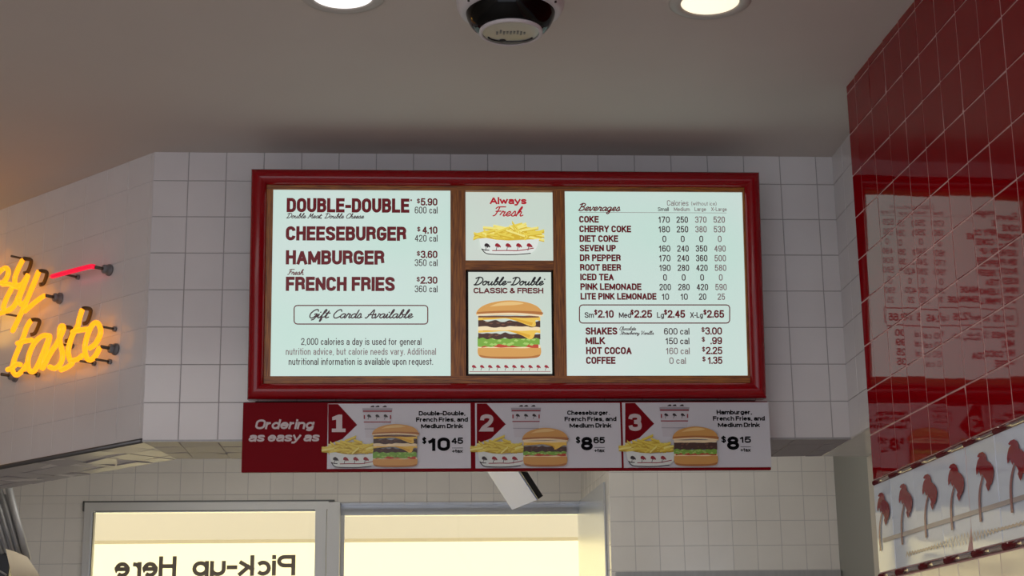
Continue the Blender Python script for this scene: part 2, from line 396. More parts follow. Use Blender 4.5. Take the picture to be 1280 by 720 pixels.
# ------------------------------------------------------------------ lettering
def arc(cx, cy, rx, ry, a0, a1, n=9):
    return [(cx+rx*math.cos(math.radians(a0+(a1-a0)*k/n)), cy+ry*math.sin(math.radians(a0+(a1-a0)*k/n))) for k in range(n+1)]
def sp(*pts): return [tuple(p.xy) for p in spline([(x, y, 0) for x, y in pts], 4)]
XH = .67
_S = sp((.98,.72),(.9,.92),(.5,1),(.08,.92),(.03,.72),(.25,.56),(.75,.45),(.98,.27),(.92,.08),(.5,0),(.08,.08),(0,.28))
_bowl = arc(.5, XH/2, .5, XH/2, 0, 360, 20)
_six = sp((.95,.76),(.85,.94),(.5,1),(.1,.88),(0,.5),(.06,.13),(.5,0),(.94,.12),(1,.31),(.92,.51),(.5,.6),(.12,.51),(.02,.36))
# upright sans letters as centre lines in a box: (width, strokes); capital height is 1
B = {
 'A': (.50, [[(0,0),(.5,1),(1,0)], [(.2,.3),(.8,.3)]]), 'B': (.46, [[(0,0),(0,1),(.55,1)]+arc(.6,.77,.36,.23,90,-90)+[(0,.54)], [(0,.54),(.55,.54)]+arc(.6,.27,.4,.27,90,-90)+[(0,0)]]),
 'C': (.46, [arc(.5,.72,.5,.28,0,180)+arc(.5,.28,.5,.28,180,360)]), 'D': (.46, [[(0,0),(0,1),(.45,1)]+arc(.5,.7,.5,.3,90,0)+arc(.5,.3,.5,.3,0,-90)+[(0,0)]]),
 'E': (.40, [[(1,1),(0,1),(0,0),(1,0)], [(0,.52),(.9,.52)]]), 'F': (.38, [[(1,1),(0,1),(0,0)], [(0,.5),(.88,.5)]]),
 'G': (.48, [arc(.5,.72,.5,.28,0,180)+arc(.5,.28,.5,.28,180,360)+[(1,.46),(.58,.46)]]), 'H': (.46, [[(0,0),(0,1)], [(1,0),(1,1)], [(0,.53),(1,.53)]]),
 'I': (0, [[(0,0),(0,1)]]), 'J': (.4, [[(1,1),(1,.28)]+arc(.5,.28,.5,.28,0,-180)]), 'K': (.48, [[(0,0),(0,1)], [(0,.36),(.92,1)], [(.32,.56),(1,0)]]), 'L': (.38, [[(0,1),(0,0),(1,0)]]),
 'M': (.62, [[(0,0),(0,1),(.5,.1),(1,1),(1,0)]]), 'N': (.48, [[(0,0),(0,1),(1,0),(1,1)]]), 'O': (.48, [arc(.5,.7,.5,.3,180,0)+arc(.5,.3,.5,.3,0,-180)+[(0,.7)]]),
 'P': (.44, [[(0,0),(0,1),(.55,1)]+arc(.6,.74,.4,.26,90,-90)+[(0,.48)]]), 'R': (.46, [[(0,0),(0,1),(.55,1)]+arc(.6,.76,.38,.24,90,-90)+[(0,.52)], sp((.6,.52),(.88,.44),(.94,.25),(1,0))]),
 'S': (.46, [_S]), 'T': (.46, [[(0,1),(1,1)], [(.5,1),(.5,0)]]), 'U': (.46, [[(0,1)]+arc(.5,.3,.5,.3,180,360)+[(1,1)]]), 'V': (.48, [[(0,1),(.5,0),(1,1)]]),
 'X': (.48, [[(0,0),(1,1)], [(0,1),(1,0)]]), 'Y': (.48, [[(0,1),(.5,.45),(1,1)], [(.5,.45),(.5,0)]]),
 '0': (.42, [arc(.5,.7,.5,.3,180,0)+arc(.5,.3,.5,.3,0,-180)+[(0,.7)]]), '1': (.26, [[(.1,.74),(.4,.80),(.75,1),(.75,0)]]),
 '2': (.42, [sp((0,.7),(.08,.92),(.5,1),(.92,.92),(.98,.72),(.75,.46),(.2,.18),(0,0))+[(1,0)]]),
 '3': (.42, [sp((0,.74),(.1,.93),(.5,1),(.9,.93),(.95,.75),(.85,.58),(.4,.53)), sp((.4,.53),(.88,.48),(1,.27),(.9,.07),(.5,0),(.1,.07),(0,.27))]),
 '4': (.44, [[(.76,0),(.76,1),(0,.28),(1,.28)]]), '5': (.42, [[(.93,1),(.14,1),(.05,.48)]+sp((.05,.48),(.28,.61),(.6,.63),(.94,.5),(1,.3),(.9,.08),(.5,0),(.1,.07),(0,.25))[1:]]),
 '6': (.42, [_six]), '7': (.40, [[(0,1),(1,1),(.3,0)]]), '8': (.42, [arc(.5,.77,.43,.23,-90,270,16), arc(.5,.27,.5,.27,-90,270,16)]), '9': (.42, [[(1-x, 1-y) for x, y in _six]]),
 '$': (.42, [_S, [(.5,-.12),(.5,1.12)]]), '.': (0, [[(0,0),(0,.015)]]), ',': (.06, [[(1,.03),(1,-.02),(0,-.10)]]), '-': (.20, [[(0,.40),(1,.40)]]), '+': (.4, [[(0,.4),(1,.4)], [(.5,.1),(.5,.7)]]),
 '&': (.52, [sp((1,0),(.5,.42),(.2,.78),(.4,1),(.62,.8),(.3,.5),(.02,.25),(.3,0),(.7,.1),(.95,.42))]), '(': (.12, [sp((1,1.05),(0,.6),(0,.3),(1,-.15))]), ')': (.12, [sp((0,1.05),(1,.6),(1,.3),(0,-.15))]),
 'a': (.36, [sp((.04,.50),(.15,.63),(.5,.67),(.88,.62),(1,.5),(1,.3))+[(1,0)], sp((1,.44),(.5,.40),(.1,.33),(0,.18),(.15,.03),(.5,0),(.88,.1),(1,.25))]),
 'b': (.38, [[(0,1),(0,0)], _bowl]), 'c': (.36, [arc(.5,XH/2,.5,XH/2,40,320,16)]), 'd': (.38, [[(1,1),(1,0)], _bowl]), 'e': (.38, [[(0,.37),(1,.37)]+arc(.5,XH/2,.5,XH/2,2,315,18)]),
 'f': (.20, [[(.4,0),(.4,.72)]+sp((.4,.72),(.5,.93),(1,1))[1:], [(0,.65),(1,.65)]]), 'g': (.38, [_bowl, [(1,.67),(1,-.05)]+sp((1,-.05),(.85,-.22),(.5,-.27),(.08,-.18))[1:]]),
 'h': (.36, [[(0,1),(0,0)], arc(.5,.42,.5,.25,180,0)+[(1,0)]]), 'i': (0, [[(0,0),(0,.67)], [(0,.985),(0,1.0)]]), 'k': (.36, [[(0,1),(0,0)], [(0,.28),(.92,.67)], [(.32,.42),(1,0)]]), 'l': (0, [[(0,0),(0,1)]]),
 'm': (.66, [[(0,.67),(0,0)], arc(.25,.45,.25,.22,180,0)+[(.5,0)], arc(.75,.45,.25,.22,180,0)+[(1,0)]]), 'n': (.36, [[(0,.67),(0,0)], arc(.5,.42,.5,.25,180,0)+[(1,0)]]), 'o': (.40, [_bowl]),
 'p': (.38, [[(0,.67),(0,-.28)], _bowl]), 'q': (.38, [[(1,.67),(1,-.28)], _bowl]), 'r': (.22, [[(0,.67),(0,0)], sp((0,.40),(.3,.60),(1,.66))]), 's': (.34, [[(x, y*XH) for x, y in _S]]),
 't': (.22, [[(.45,.95),(.45,.2)]+sp((.45,.2),(.6,.03),(1,.01))[1:], [(0,.65),(1,.65)]]), 'u': (.36, [[(0,.67)]+arc(.5,.28,.5,.28,180,360), [(1,.67),(1,0)]]), 'v': (.38, [[(0,.67),(.5,0),(1,.67)]]),
 'w': (.56, [[(0,.67),(.25,0),(.5,.64),(.75,0),(1,.67)]]), 'y': (.38, [[(0,.67),(.5,.04)], [(1,.67),(.45,-.12),(.25,-.26),(0,-.26)]]), 'x': (.38, [[(0,0),(1,.67)], [(0,.67),(1,0)]]), 'z': (.36, [[(0,.67),(1,.67),(0,0),(1,0)]]),
}
LEVEL = [0]
def ink(mb, pts, M, put):
    """one dab of ink; overlapping dabs lie on each other instead of sharing one plane"""
    LEVEL[0] = (LEVEL[0]+1) % 40; d = LEVEL[0]*1.2e-5
    mb.poly([(q[0], q[1]-d, q[2]) for q in (put(*p) for p in pts)], M)
def band(mb, pts, wd, M, put, e0=.5, e1=.5):
    """a stroke of even width with mitred corners and square ends"""
    for i in range(1, len(pts)-1):          # sharp turns become two overlapping strokes
        d1 = Vector((pts[i][0]-pts[i-1][0], pts[i][1]-pts[i-1][1])); d2 = Vector((pts[i+1][0]-pts[i][0], pts[i+1][1]-pts[i][1]))
        if d1.length > wd*.6 and d2.length > wd*.6 and d1.normalized().dot(d2.normalized()) < -.25:
            band(mb, pts[:i+1], wd, M, put, e0, .15); band(mb, pts[i:], wd, M, put, .15, e1); return
    P = [Vector((p[0], p[1])) for p in pts]; Q = [P[0]]
    for p in P[1:]:
        if (p-Q[-1]).length > wd*.02: Q.append(p)
    closed = (Q[0]-Q[-1]).length < wd*.05 and len(Q) > 3
    if closed: Q[-1] = Q[0]
    n = len(Q)
    if n < 2: return
    if not closed:
        e0 = e0 if (Q[1]-Q[0]).length > wd*.45 or n == 2 else 0; e1 = e1 if (Q[-1]-Q[-2]).length > wd*.45 or n == 2 else 0
        d0 = (Q[0]-Q[1]).normalized(); d9 = (Q[-1]-Q[-2]).normalized(); Q[0] = Q[0]+d0*wd*e0; Q[-1] = Q[-1]+d9*wd*e1
    h = wd/2; D_ = [(Q[i+1]-Q[i]).normalized() for i in range(n-1)]
    for i in range(n-1):
        nn = Vector((-D_[i].y, D_[i].x))*h; p, q = Q[i], Q[i+1]
        ink(mb, (p-nn, q-nn, q+nn, p+nn), M, put)
    for i in range(0 if closed else 1, n-1):
        d1, d2, p = D_[i-1], D_[i], Q[i]
        cr_ = d1.x*d2.y-d1.y*d2.x
        if abs(cr_) < .03: continue
        sg_ = -1 if cr_ > 0 else 1; n1 = Vector((-d1.y, d1.x))*h*sg_; n2 = Vector((-d2.y, d2.x))*h*sg_; mN = (n1+n2).normalized()
        k = h/max(mN.dot(n1)/h, .5); pts4 = [p, p+n1, p+mN*k, p+n2]
        if sg_ > 0: pts4.reverse()
        ink(mb, pts4, M, put)
def put_text(mb, t, M, pix, x0, x1, base, cap, put, bold=0.0, shear=0.0, mirror=False):
    """t between pixel columns x0..x1 with its baseline and capital height given; pix maps to sheet coordinates, put lifts onto the sheet"""
    tr = (.12+bold*3.5) if bold < .033 else .20+(bold-.033)*14
    A = pix(x0, base); Bx = pix(x1, base); Tp = pix(x0, base-cap); Hc = Tp[1]-A[1]; th = tr*Hc
    W_ = Bx[0]-A[0]; lean = shear*(Hc-th)
    gap = th+(.085 if tr < .15 else .045)*Hc; sw, sg, items = 0.0, 0.0, []
    for ch in t:
        if ch == ' ': sg += .30*Hc; continue
        wg, st = B[ch]; items.append((sw, sg, wg, st)); sw += wg; sg += gap
    sg -= gap
    kx = max((W_-th-lean-sg), .25*W_)/sw if sw > 0 else 0
    kg = (W_-th-lean-kx*sw)/sg if sg > 0 else 0
    for sw_, sg_, wg, st in items:
        for s in st:
            pts = []
            for px, py in s:
                y = th/2+py*(Hc-th); u = th/2+kx*(sw_+px*wg)+kg*sg_+shear*(y-th/2)
                if mirror: u = W_-u
                pts.append((A[0]+u, A[1]+y))
            band(mb, pts, th, M, put)

G = {
 'a': (.52, [[(.42,.40),(.28,.5),(.08,.36),(.05,.12),(.18,0),(.35,.16),(.43,.47),(.39,.1),(.46,0),(.54,.08)]]),
 'b': (.50, [[(.0,.08),(.2,.55),(.28,.9),(.2,1.0),(.12,.7),(.09,.15),(.2,0),(.36,.14),(.35,.42),(.24,.46),(.38,.38),(.52,.42)]]),
 'c': (.44, [[(.36,.4),(.24,.5),(.08,.36),(.06,.12),(.2,0),(.36,.08),(.46,.18)]]),
 'd': (.54, [[(.4,.40),(.26,.5),(.06,.36),(.05,.1),(.18,0),(.36,.2),(.50,1.0),(.40,.15),(.47,0),(.56,.08)]]),
 'e': (.44, [[(.0,.1),(.26,.26),(.33,.42),(.23,.5),(.09,.36),(.08,.12),(.2,0),(.36,.08),(.46,.18)]]),
 'f': (.38, [[(0,.1),(.25,.6),(.36,.9),(.28,1.0),(.18,.7),(.08,-.3),(.14,-.38),(.2,-.1),(.12,.05),(.40,.12)]]),
 'g': (.52, [[(.4,.40),(.26,.5),(.06,.36),(.05,.1),(.18,.02),(.36,.2),(.43,.46),(.34,-.25),(.2,-.4),(.1,-.28),(.3,-.05),(.54,.1)]]),
 'h': (.52, [[(0,.1),(.2,.6),(.27,.94),(.2,1),(.1,.6),(.04,0)], [(.06,.2),(.24,.48),(.34,.42),(.32,.12),(.4,0),(.54,.1)]]),
 'i': (.30, [[(0,.12),(.14,.48),(.11,.1),(.18,0),(.32,.1)], [(.19,.66),(.21,.70)]]),
 'l': (.30, [[(0,.08),(.2,.6),(.27,.93),(.19,1),(.1,.6),(.1,.1),(.18,0),(.32,.1)]]),
 'n': (.52, [[(.0,.36),(.08,.48),(.08,0)], [(.08,.25),(.26,.5),(.36,.42),(.34,.1),(.42,0),(.54,.1)]]),
 'o': (.50, [[(.26,.5),(.09,.4),(.05,.14),(.18,0),(.34,.12),(.36,.38),(.26,.5),(.30,.4),(.52,.42)]]),
 'r': (.42, [[(0,.12),(.12,.54),(.16,.44),(.32,.44),(.26,.1),(.34,0),(.44,.1)]]),
 's': (.40, [[(0,.1),(.2,.54),(.3,.25),(.26,.03),(.12,0),(.05,.08)], [(.26,.03),(.42,.1)]]),
 't': (.34, [[(0,.12),(.22,.85),(.1,.12),(.18,0),(.36,.1)], [(.02,.56),(.36,.58)]]),
 'u': (.54, [[(0,.28),(.08,.48),(.06,.12),(.16,0),(.32,.18),(.38,.48),(.36,.1),(.44,0),(.56,.1)]]),
 'v': (.46, [[(0,.36),(.08,.5),(.12,.05),(.18,0),(.34,.3),(.34,.5),(.48,.42)]]),
 'w': (.66, [[(0,.36),(.08,.5),(.1,.05),(.16,0),(.3,.4),(.32,.05),(.38,0),(.54,.3),(.54,.5),(.68,.42)]]),
 'y': (.52, [[(0,.32),(.08,.48),(.06,.15),(.16,.02),(.32,.2),(.4,.48),(.32,-.25),(.18,-.4),(.08,-.28),(.28,-.05),(.54,.1)]]),
 '-': (.44, [[(.06,.36),(.38,.38)]]), ' ': (.34, []), ',': (.2, [[(.08,.04),(.04,-.12)]]),
 'A': (.72, [[(0,.04),(.14,.04),(.54,1.0),(.56,.1),(.68,0),(.74,.06)], [(.18,.38),(.70,.40)]]),
 'B': (.66, [[(.26,.95),(.10,.02)], [(.02,.8),(.3,1.0),(.56,.85),(.46,.58),(.24,.52),(.52,.45),(.54,.15),(.3,0),(.06,.06)]]),
 'C': (.64, [[(.62,.78),(.5,1),(.24,.85),(.06,.4),(.18,.04),(.4,0),(.66,.2)]]),
 'D': (.80, [[(.30,.88),(.18,.1),(.06,.04),(.16,0),(.5,.08),(.74,.5),(.62,.88),(.3,1.0),(.02,.84)]]),
 'F': (.56, [[(.32,.9),(.2,.15),(.04,.02)], [(.06,.82),(.2,.98),(.76,1.0)], [(.14,.5),(.52,.53)]]),
 'G': (.70, [[(.66,.8),(.56,1.0),(.3,.9),(.08,.5),(.14,.08),(.38,.0),(.6,.3),(.66,.46)], [(.44,.42),(.66,.46),(.56,-.1),(.36,-.25)]]),
 'M': (.80, [[(0,.04),(.1,.05),(.28,.98),(.38,.2),(.64,.98),(.64,.1),(.72,0),(.80,.06)]]),
 'S': (.56, [[(.5,.85),(.36,1),(.18,.85),(.28,.6),(.42,.35),(.3,.05),(.04,.05)]]),
 'V': (.66, [[(.0,.85),(.12,.98),(.2,.05),(.26,.02),(.64,.98)]]),
 'Q': (.8, [[(.4,1),(.12,.8),(.06,.3),(.3,0),(.6,.2),(.66,.7),(.42,1.0)], [(.3,.2),(.5,.1),(.8,-.05)]]),
}
def script_strokes(t, slant=.28):
    out = []; x = 0
    for ch in t:
        adv, st = G[ch]
        for s in st: out.append([(x+px+slant*py, py) for px, py in s])
        x += adv
    return out
def ribbon(mb, pts, wdt, M, put):
    """a flat brush stroke with round ends; pts in sheet coordinates"""
    pts = spline([(p[0], p[1], 0) for p in pts], 5); n = len(pts)
    Lf, Rt = [], []
    for i, p in enumerate(pts):
        t = pts[min(i+1, n-1)]-pts[max(i-1, 0)]; t = t.normalized() if t.length > 1e-9 else Vector((1, 0, 0)); s = Vector((-t.y, t.x, 0))*wdt/2
        Lf.append(p+s); Rt.append(p-s)
    for i in range(n-1): ink(mb, [q.xy for q in (Rt[i], Rt[i+1], Lf[i+1], Lf[i])], M, put)
    for p in (pts[0], pts[-1]):
        ink(mb, [(p.x+wdt/2*math.cos(a*math.pi/4), p.y+wdt/2*math.sin(a*math.pi/4)) for a in range(8)], M, put)
def put_script(mb, t, M, pix, x0, x1, base, cap, put, wd, slant=.28):
    st = script_strokes(t, slant); xs = [p[0] for s in st for p in s]; a0, a1 = min(xs), max(xs)
    A = pix(x0, base); Bx = pix(x1, base); Tp = pix(x0, base-cap); sx = (Bx[0]-A[0])/(a1-a0); sy = Tp[1]-A[1]
    for s in st: ribbon(mb, [(A[0]+(p[0]-a0)*sx, A[1]+p[1]*sy) for p in s], wd, M, put)

# ---- printed pictures (flat prints), drawn in a unit box
class Sheet:
    """a drawing surface in a thing's local frame; each new layer sits a hair further out"""
    def __init__(s, y0, pix): s.y = y0; s.pix = pix
    def put(s, u, v): return (u, s.y, v)
    def up(s, d=.00025): s.y -= d
def blob(pts, seg=5): return [tuple(p.xy) for p in spline([(q[0], q[1], 0) for q in pts], seg)]
def unit_box(sh, px0, px1, pyb, pyt):
    A = sh.pix(px0, pyb); Bb = sh.pix(px1, pyt)
    return lambda x, y: sh.put(A[0]+x*(Bb[0]-A[0]), A[1]+y*(Bb[1]-A[1]))
def layer(mb, sh, f, pts, M): mb.poly([f(x, y) for x, y in pts], M); sh.up()
def wavy(x0, x1, yb, yt, amp, n, seed, ampt=None):
    r = random.Random(seed); bt = [(x0+(x1-x0)*i/n, yb+r.uniform(-amp, amp)) for i in range(n+1)]
    tp = [(x0+(x1-x0)*i/n, yt+r.uniform(-1, 1)*(amp if ampt is None else ampt)) for i in range(n, -1, -1)]
    return [tuple(p.xy) for p in spline([(*q, 0) for q in bt], 3)]+[tuple(p.xy) for p in spline([(*q, 0) for q in tp], 3)]
def top_bun(mb, sh, f, y0, P):
    h = 1-y0
    o = [(.02, y0+.06*h), (.0, y0+.22*h), (.04, y0+.48*h), (.13, y0+.72*h), (.28, y0+.9*h), (.5, 1.0), (.72, y0+.92*h), (.88, y0+.74*h), (.97, y0+.48*h), (1.0, y0+.2*h), (.97, y0+.03*h), (.75, y0+.10*h), (.5, y0+.12*h), (.25, y0+.1*h)]
    layer(mb, sh, f, blob(o+o[:1]), P['bun'])
    layer(mb, sh, f, blob([(.06, y0+.14*h), (.3, y0+.2*h), (.6, y0+.2*h), (.96, y0+.12*h), (.99, y0+.3*h), (.7, y0+.36*h), (.35, y0+.36*h), (.02, y0+.28*h), (.06, y0+.14*h)]), P['bunlo'])
    layer(mb, sh, f, blob([(.02, y0+.05*h), (.3, y0+.12*h), (.6, y0+.13*h), (.97, y0+.03*h), (.97, y0+.12*h), (.6, y0+.24*h), (.3, y0+.22*h), (.03, y0+.16*h), (.02, y0+.05*h)]), P['crumb'])
    layer(mb, sh, f, blob([(.2, y0+.62*h), (.35, y0+.84*h), (.55, y0+.92*h), (.72, y0+.82*h), (.6, y0+.72*h), (.4, y0+.68*h), (.2, y0+.62*h)]), P['bunhi'])
def bottom_bun(mb, sh, f, y1, P):
    o = [(.03, y1), (.02, y1*.5), (.06, y1*.12), (.2, 0), (.5, -.01), (.8, 0), (.94, y1*.12), (.98, y1*.5), (.97, y1)]
    layer(mb, sh, f, blob(o)+[(.5, y1*1.02)], P['bun'])
    layer(mb, sh, f, blob([(.04, y1*.3), (.08, y1*.08), (.2, 0), (.5, -.01), (.8, 0), (.92, y1*.08), (.96, y1*.3), (.8, y1*.16), (.5, y1*.14), (.2, y1*.16), (.04, y1*.3)]), P['bunlo'])
    layer(mb, sh, f, wavy(.03, .97, y1*.86, y1*1.04, .006, 8, 3), P['crumb'])
def patty(mb, sh, f, y0, y1, P, seed):
    layer(mb, sh, f, wavy(.03, .97, y0, y1, .018, 14, seed), P['patty'])
    r = random.Random(seed+5)
    for k in range(10):
        x = r.uniform(.07, .85); w_ = r.uniform(.03, .09); y = r.uniform(y0+.02, y1-.02); hh = (y1-y0)*.14
        mb.poly([f(x, y), f(x+w_*.5, y-hh), f(x+w_, y+hh*.3), f(x+w_*.4, y+hh)], P['patty2'])
    sh.up()
def cheese(mb, sh, f, y0, y1, P, seed, drip):
    pts = [(.03, y0+.02), (.25, y0+.035), (.45, y0+.05), (.6, y0+.01), (.7, y0-.03), (drip, y0-.09), (drip+.06, y0-.07), (.9, y0+.02), (.97, y0+.01)]
    layer(mb, sh, f, blob(pts)+[(.97, y1), (.5, y1+.005), (.03, y1-.005)], P['cheese'])
    layer(mb, sh, f, [(.1, y0+.04), (.45, y0+.065), (.66, y0-.005), (drip, y0-.07), (drip+.02, y0-.02), (.6, y0+.05), (.4, y0+.085), (.1, y0+.06)], P['cheese2'])
def lettuce(mb, sh, f, y0, y1, P, seed):
    layer(mb, sh, f, wavy(.02, .96, y0, y1, .03, 18, seed), P['lettuce'])
    r = random.Random(seed)
    for k in range(16):
        x = r.uniform(.05, .9); y = r.uniform(y0, y1-.02); mb.poly([f(x, y), f(x+.05, y-.015), f(x+.07, y+.012), f(x+.03, y+.03)], P['lettuce2'])
    sh.up()
def burger(mb, sh, px0, px1, pyb, pyt, P, kind):
    f0 = unit_box(sh, px0, px1, pyb, pyt)
    A = sh.pix(px0, pyb); Bb = sh.pix(px1, pyt); f = lambda x, y: sh.put(A[0]+x*(Bb[0]-A[0]), A[1]+y*(Bb[1]-A[1]))
    if kind == 2:
        bottom_bun(mb, sh, f, .21, P)
        layer(mb, sh, f, wavy(.08, .94, .19, .26, .012, 9, 1), P['tomato'])
        lettuce(mb, sh, f, .22, .36, P, 4)
        patty(mb, sh, f, .34, .43, P, 8); cheese(mb, sh, f, .42, .50, P, 3, .80)
        layer(mb, sh, f, wavy(.03, .96, .48, .55, .006, 8, 3), P['crumb'])
        patty(mb, sh, f, .545, .645, P, 12); cheese(mb, sh, f, .635, .715, P, 3, .84)
        layer(mb, sh, f, wavy(.03, .95, .70, .735, .004, 8, 5), P['patty2']); top_bun(mb, sh, f, .715, P)
    else:
        bottom_bun(mb, sh, f, .29, P)
        layer(mb, sh, f, wavy(.06, .95, .27, .335, .012, 9, 1), P['tomato'])
        lettuce(mb, sh, f, .31, .42, P, 4 if kind == 1 else 9)
        if kind == 1:
            patty(mb, sh, f, .38, .52, P, 8); cheese(mb, sh, f, .52, .64, P, 3, .70)
            layer(mb, sh, f, wavy(.03, .96, .62, .66, .006, 8, 3), P['crumb'])
        else:
            patty(mb, sh, f, .42, .60, P, 8); layer(mb, sh, f, wavy(.03, .96, .59, .65, .006, 8, 3), P['crumb'])
        top_bun(mb, sh, f, .63, P)
def fries(mb, sh, px0, px1, pyb, pyt, P, seed):
    A = sh.pix(px0, pyb); Bb = sh.pix(px1, pyt); r = random.Random(seed)
    W_, H_ = Bb[0]-A[0], Bb[1]-A[1]
    f = lambda x, y: sh.put(A[0]+x*W_, A[1]+y*H_)
    layer(mb, sh, f, blob([(.0, .12), (.05, .35), (.25, .55), (.5, .68), (.75, .6), (.95, .38), (.96, .12), (.5, .0)]), P['fry2'])
    for k in range(46):
        x = r.uniform(.06, .94); top = 1-abs(x-.52)*1.25; y = r.uniform(.08, max(.15, top*.9)); L = r.uniform(.16, .30)
        a = r.uniform(-.5, .5) if r.random() < .7 else r.uniform(-1.1, 1.1)
        dx, dy = math.cos(a)*L*W_, math.sin(a)*L*W_*.8; t_ = H_*.075
        cx, cy = A[0]+x*W_, A[1]+y*H_
        x0_, x1_ = max(A[0], cx-dx/2), min(Bb[0], cx+dx/2)
        y0_, y1_ = min(max(cy-dy/2, A[1]), Bb[1]), min(max(cy+dy/2, A[1]), Bb[1])
        mb.poly([sh.put(x0_, y0_-t_), sh.put(x1_, y1_-t_), sh.put(x1_, y1_+t_*.3), sh.put(x0_, y0_+t_*.3)], P['fry2']); sh.up(.00006)
        mb.poly([sh.put(x0_, y0_-t_*.4), sh.put(x1_, y1_-t_*.4), sh.put(x1_, y1_+t_), sh.put(x0_, y0_+t_)], P[r.choice(['fry', 'fry', 'fry3'])]); sh.up(.00006)
    sh.up()
def mini_palm(mb, sh, x, y, s, P, M1):
    """tiny palm stamp: tilted head and a thin trunk, pixel centre x, y and height s"""
    A = sh.pix(x, y); k = abs(sh.pix(x, y-s)[1]-A[1])
    f = lambda a, b_: sh.put(A[0]+a*k, A[1]+b_*k)
    mb.poly([f(-.34, .20), f(-.22, .42), (f(.02, .46)), f(.26, .30), f(.46, .02), f(.40, -.14), f(.20, -.02), f(.10, -.2), f(-.02, .02), f(-.20, -.02), f(-.3, .04)], M1)
    mb.poly([f(-.10, .06), f(-.02, .06), f(-.14, -.56), f(-.22, -.56)], P['ink'])
def tray(mb, sh, px0, px1, pyt, pyb, P, n, px_step, x_first):
    A = sh.pix(px0, pyb); Bb = sh.pix(px1, pyt); f = lambda x, y: sh.put(A[0]+x*(Bb[0]-A[0]), A[1]+y*(Bb[1]-A[1]))
    layer(mb, sh, f, blob([(.0, .98), (.02, .55), (.06, .2), (.14, .02), (.3, -.02), (.75, .02), (.93, .3), (1.0, .98)])+[(.8, .9), (.55, .84), (.3, .9), (.12, 1.02)], P['tray'])
    wd = abs(Bb[1]-A[1])*.055
    ribbon(mb, [(A[0]+x*(Bb[0]-A[0]), A[1]+y*(Bb[1]-A[1])) for x, y in [(.05, .30), (.12, .06), (.3, .0), (.6, .0), (.85, .08)]], wd, P['ink'], sh.put)
    ribbon(mb, [(A[0]+x*(Bb[0]-A[0]), A[1]+y*(Bb[1]-A[1])) for x, y in [(.04, .34), (.09, .28), (.16, .26)]], wd, P['ink'], sh.put)
    ribbon(mb, [(A[0]+x*(Bb[0]-A[0]), A[1]+y*(Bb[1]-A[1])) for x, y in [(.22, .24), (.45, .25), (.66, .25), (.9, .40)]], wd, P['pr'], sh.put)
    sh.up()
    for k in range(n): mini_palm(mb, sh, x_first+k*px_step, (pyt+pyb)/2+.2, abs(pyb-pyt)*.46, P, P['pr'] if k else P['ink'])
    sh.up()
def outline(mb, sh, px0, px1, pyt, pyb, wd, M, rad=4):
    pts = []
    for cx, cy, a0 in ((px1-rad, pyt+rad, 270), (px1-rad, pyb-rad, 0), (px0+rad, pyb-rad, 90), (px0+rad, pyt+rad, 180)):
        for k in range(5):
            a = math.radians(a0+k*22.5); pts.append(sh.pix(cx+rad*math.cos(a), cy+rad*math.sin(a)))
    pts.append(pts[0])
    for p, q in zip(pts, pts[1:]):
        d = Vector((q[0]-p[0], q[1]-p[1])); n = Vector((-d.y, d.x)).normalized()*wd/2
        mb.poly([sh.put(p[0]-n.x, p[1]-n.y), sh.put(q[0]-n.x, q[1]-n.y), sh.put(q[0]+n.x, q[1]+n.y), sh.put(p[0]+n.x, p[1]+n.y)], M)

# ------------------------------------------------------------------ the lit menu board
TH = math.atan(.085/.922)
BO = Vector((0, 6.185, 1.118+EYE)); bn = Vector((0, -math.cos(TH), -math.sin(TH))); bv = Vector((0, -math.sin(TH), math.cos(TH)))
def bpix(x, y):
    p = on_plane(x, y, BO, bn); return (p.x, (p-BO).dot(bv))
board = empty('menu_board', BO, (TH, 0, 0))
tag(board, 'large red framed backlit menu board with oak trim hanging on white tiled wall', 'menu board')
u0 = (bpix(315, 212)[0]+bpix(309, 498)[0])/2; u1 = (bpix(948, 217)[0]+bpix(957, 498)[0])/2
v0 = bpix(640, 499)[1]; v1 = bpix(630, 214.5)[1]
def ring(mb, a0, a1, b0, b1, prof, M, smooth=True, mats=None):
    """mitred frame: prof is a list of (inset, y)"""
    corners = lambda i: [(a0+i, b0+i), (a1-i, b0+i), (a1-i, b1-i), (a0+i, b1-i)]
    for k in range(4):
        vs = []
        for i, y in prof:
            p, q = corners(i)[k], corners(i)[(k+1) % 4]; vs += [(p[0], y, p[1]), (q[0], y, q[1])]
        mm = mats[k % 2] if mats else M
        mb.mesh(vs, [(2*j, 2*j+1, 2*j+3, 2*j+2) for j in range(len(prof)-1)], mm, smooth)
fw_ = .062
prof = [(.0, .07), (.0, -.012)]+[(fw_*.5-fw_*.5*math.cos(a), -.012-.030*math.sin(a)) for a in [math.pi*k/12 for k in range(1, 12)]]+[(fw_, -.012), (fw_, .01)]
b = MB(); ring(b, u0, u1, v0, v1, prof, M_frame); b.build('outer_frame', board)
iu0, iu1, iv0, iv1 = u0+fw_, u1-fw_, v0+fw_, v1-fw_
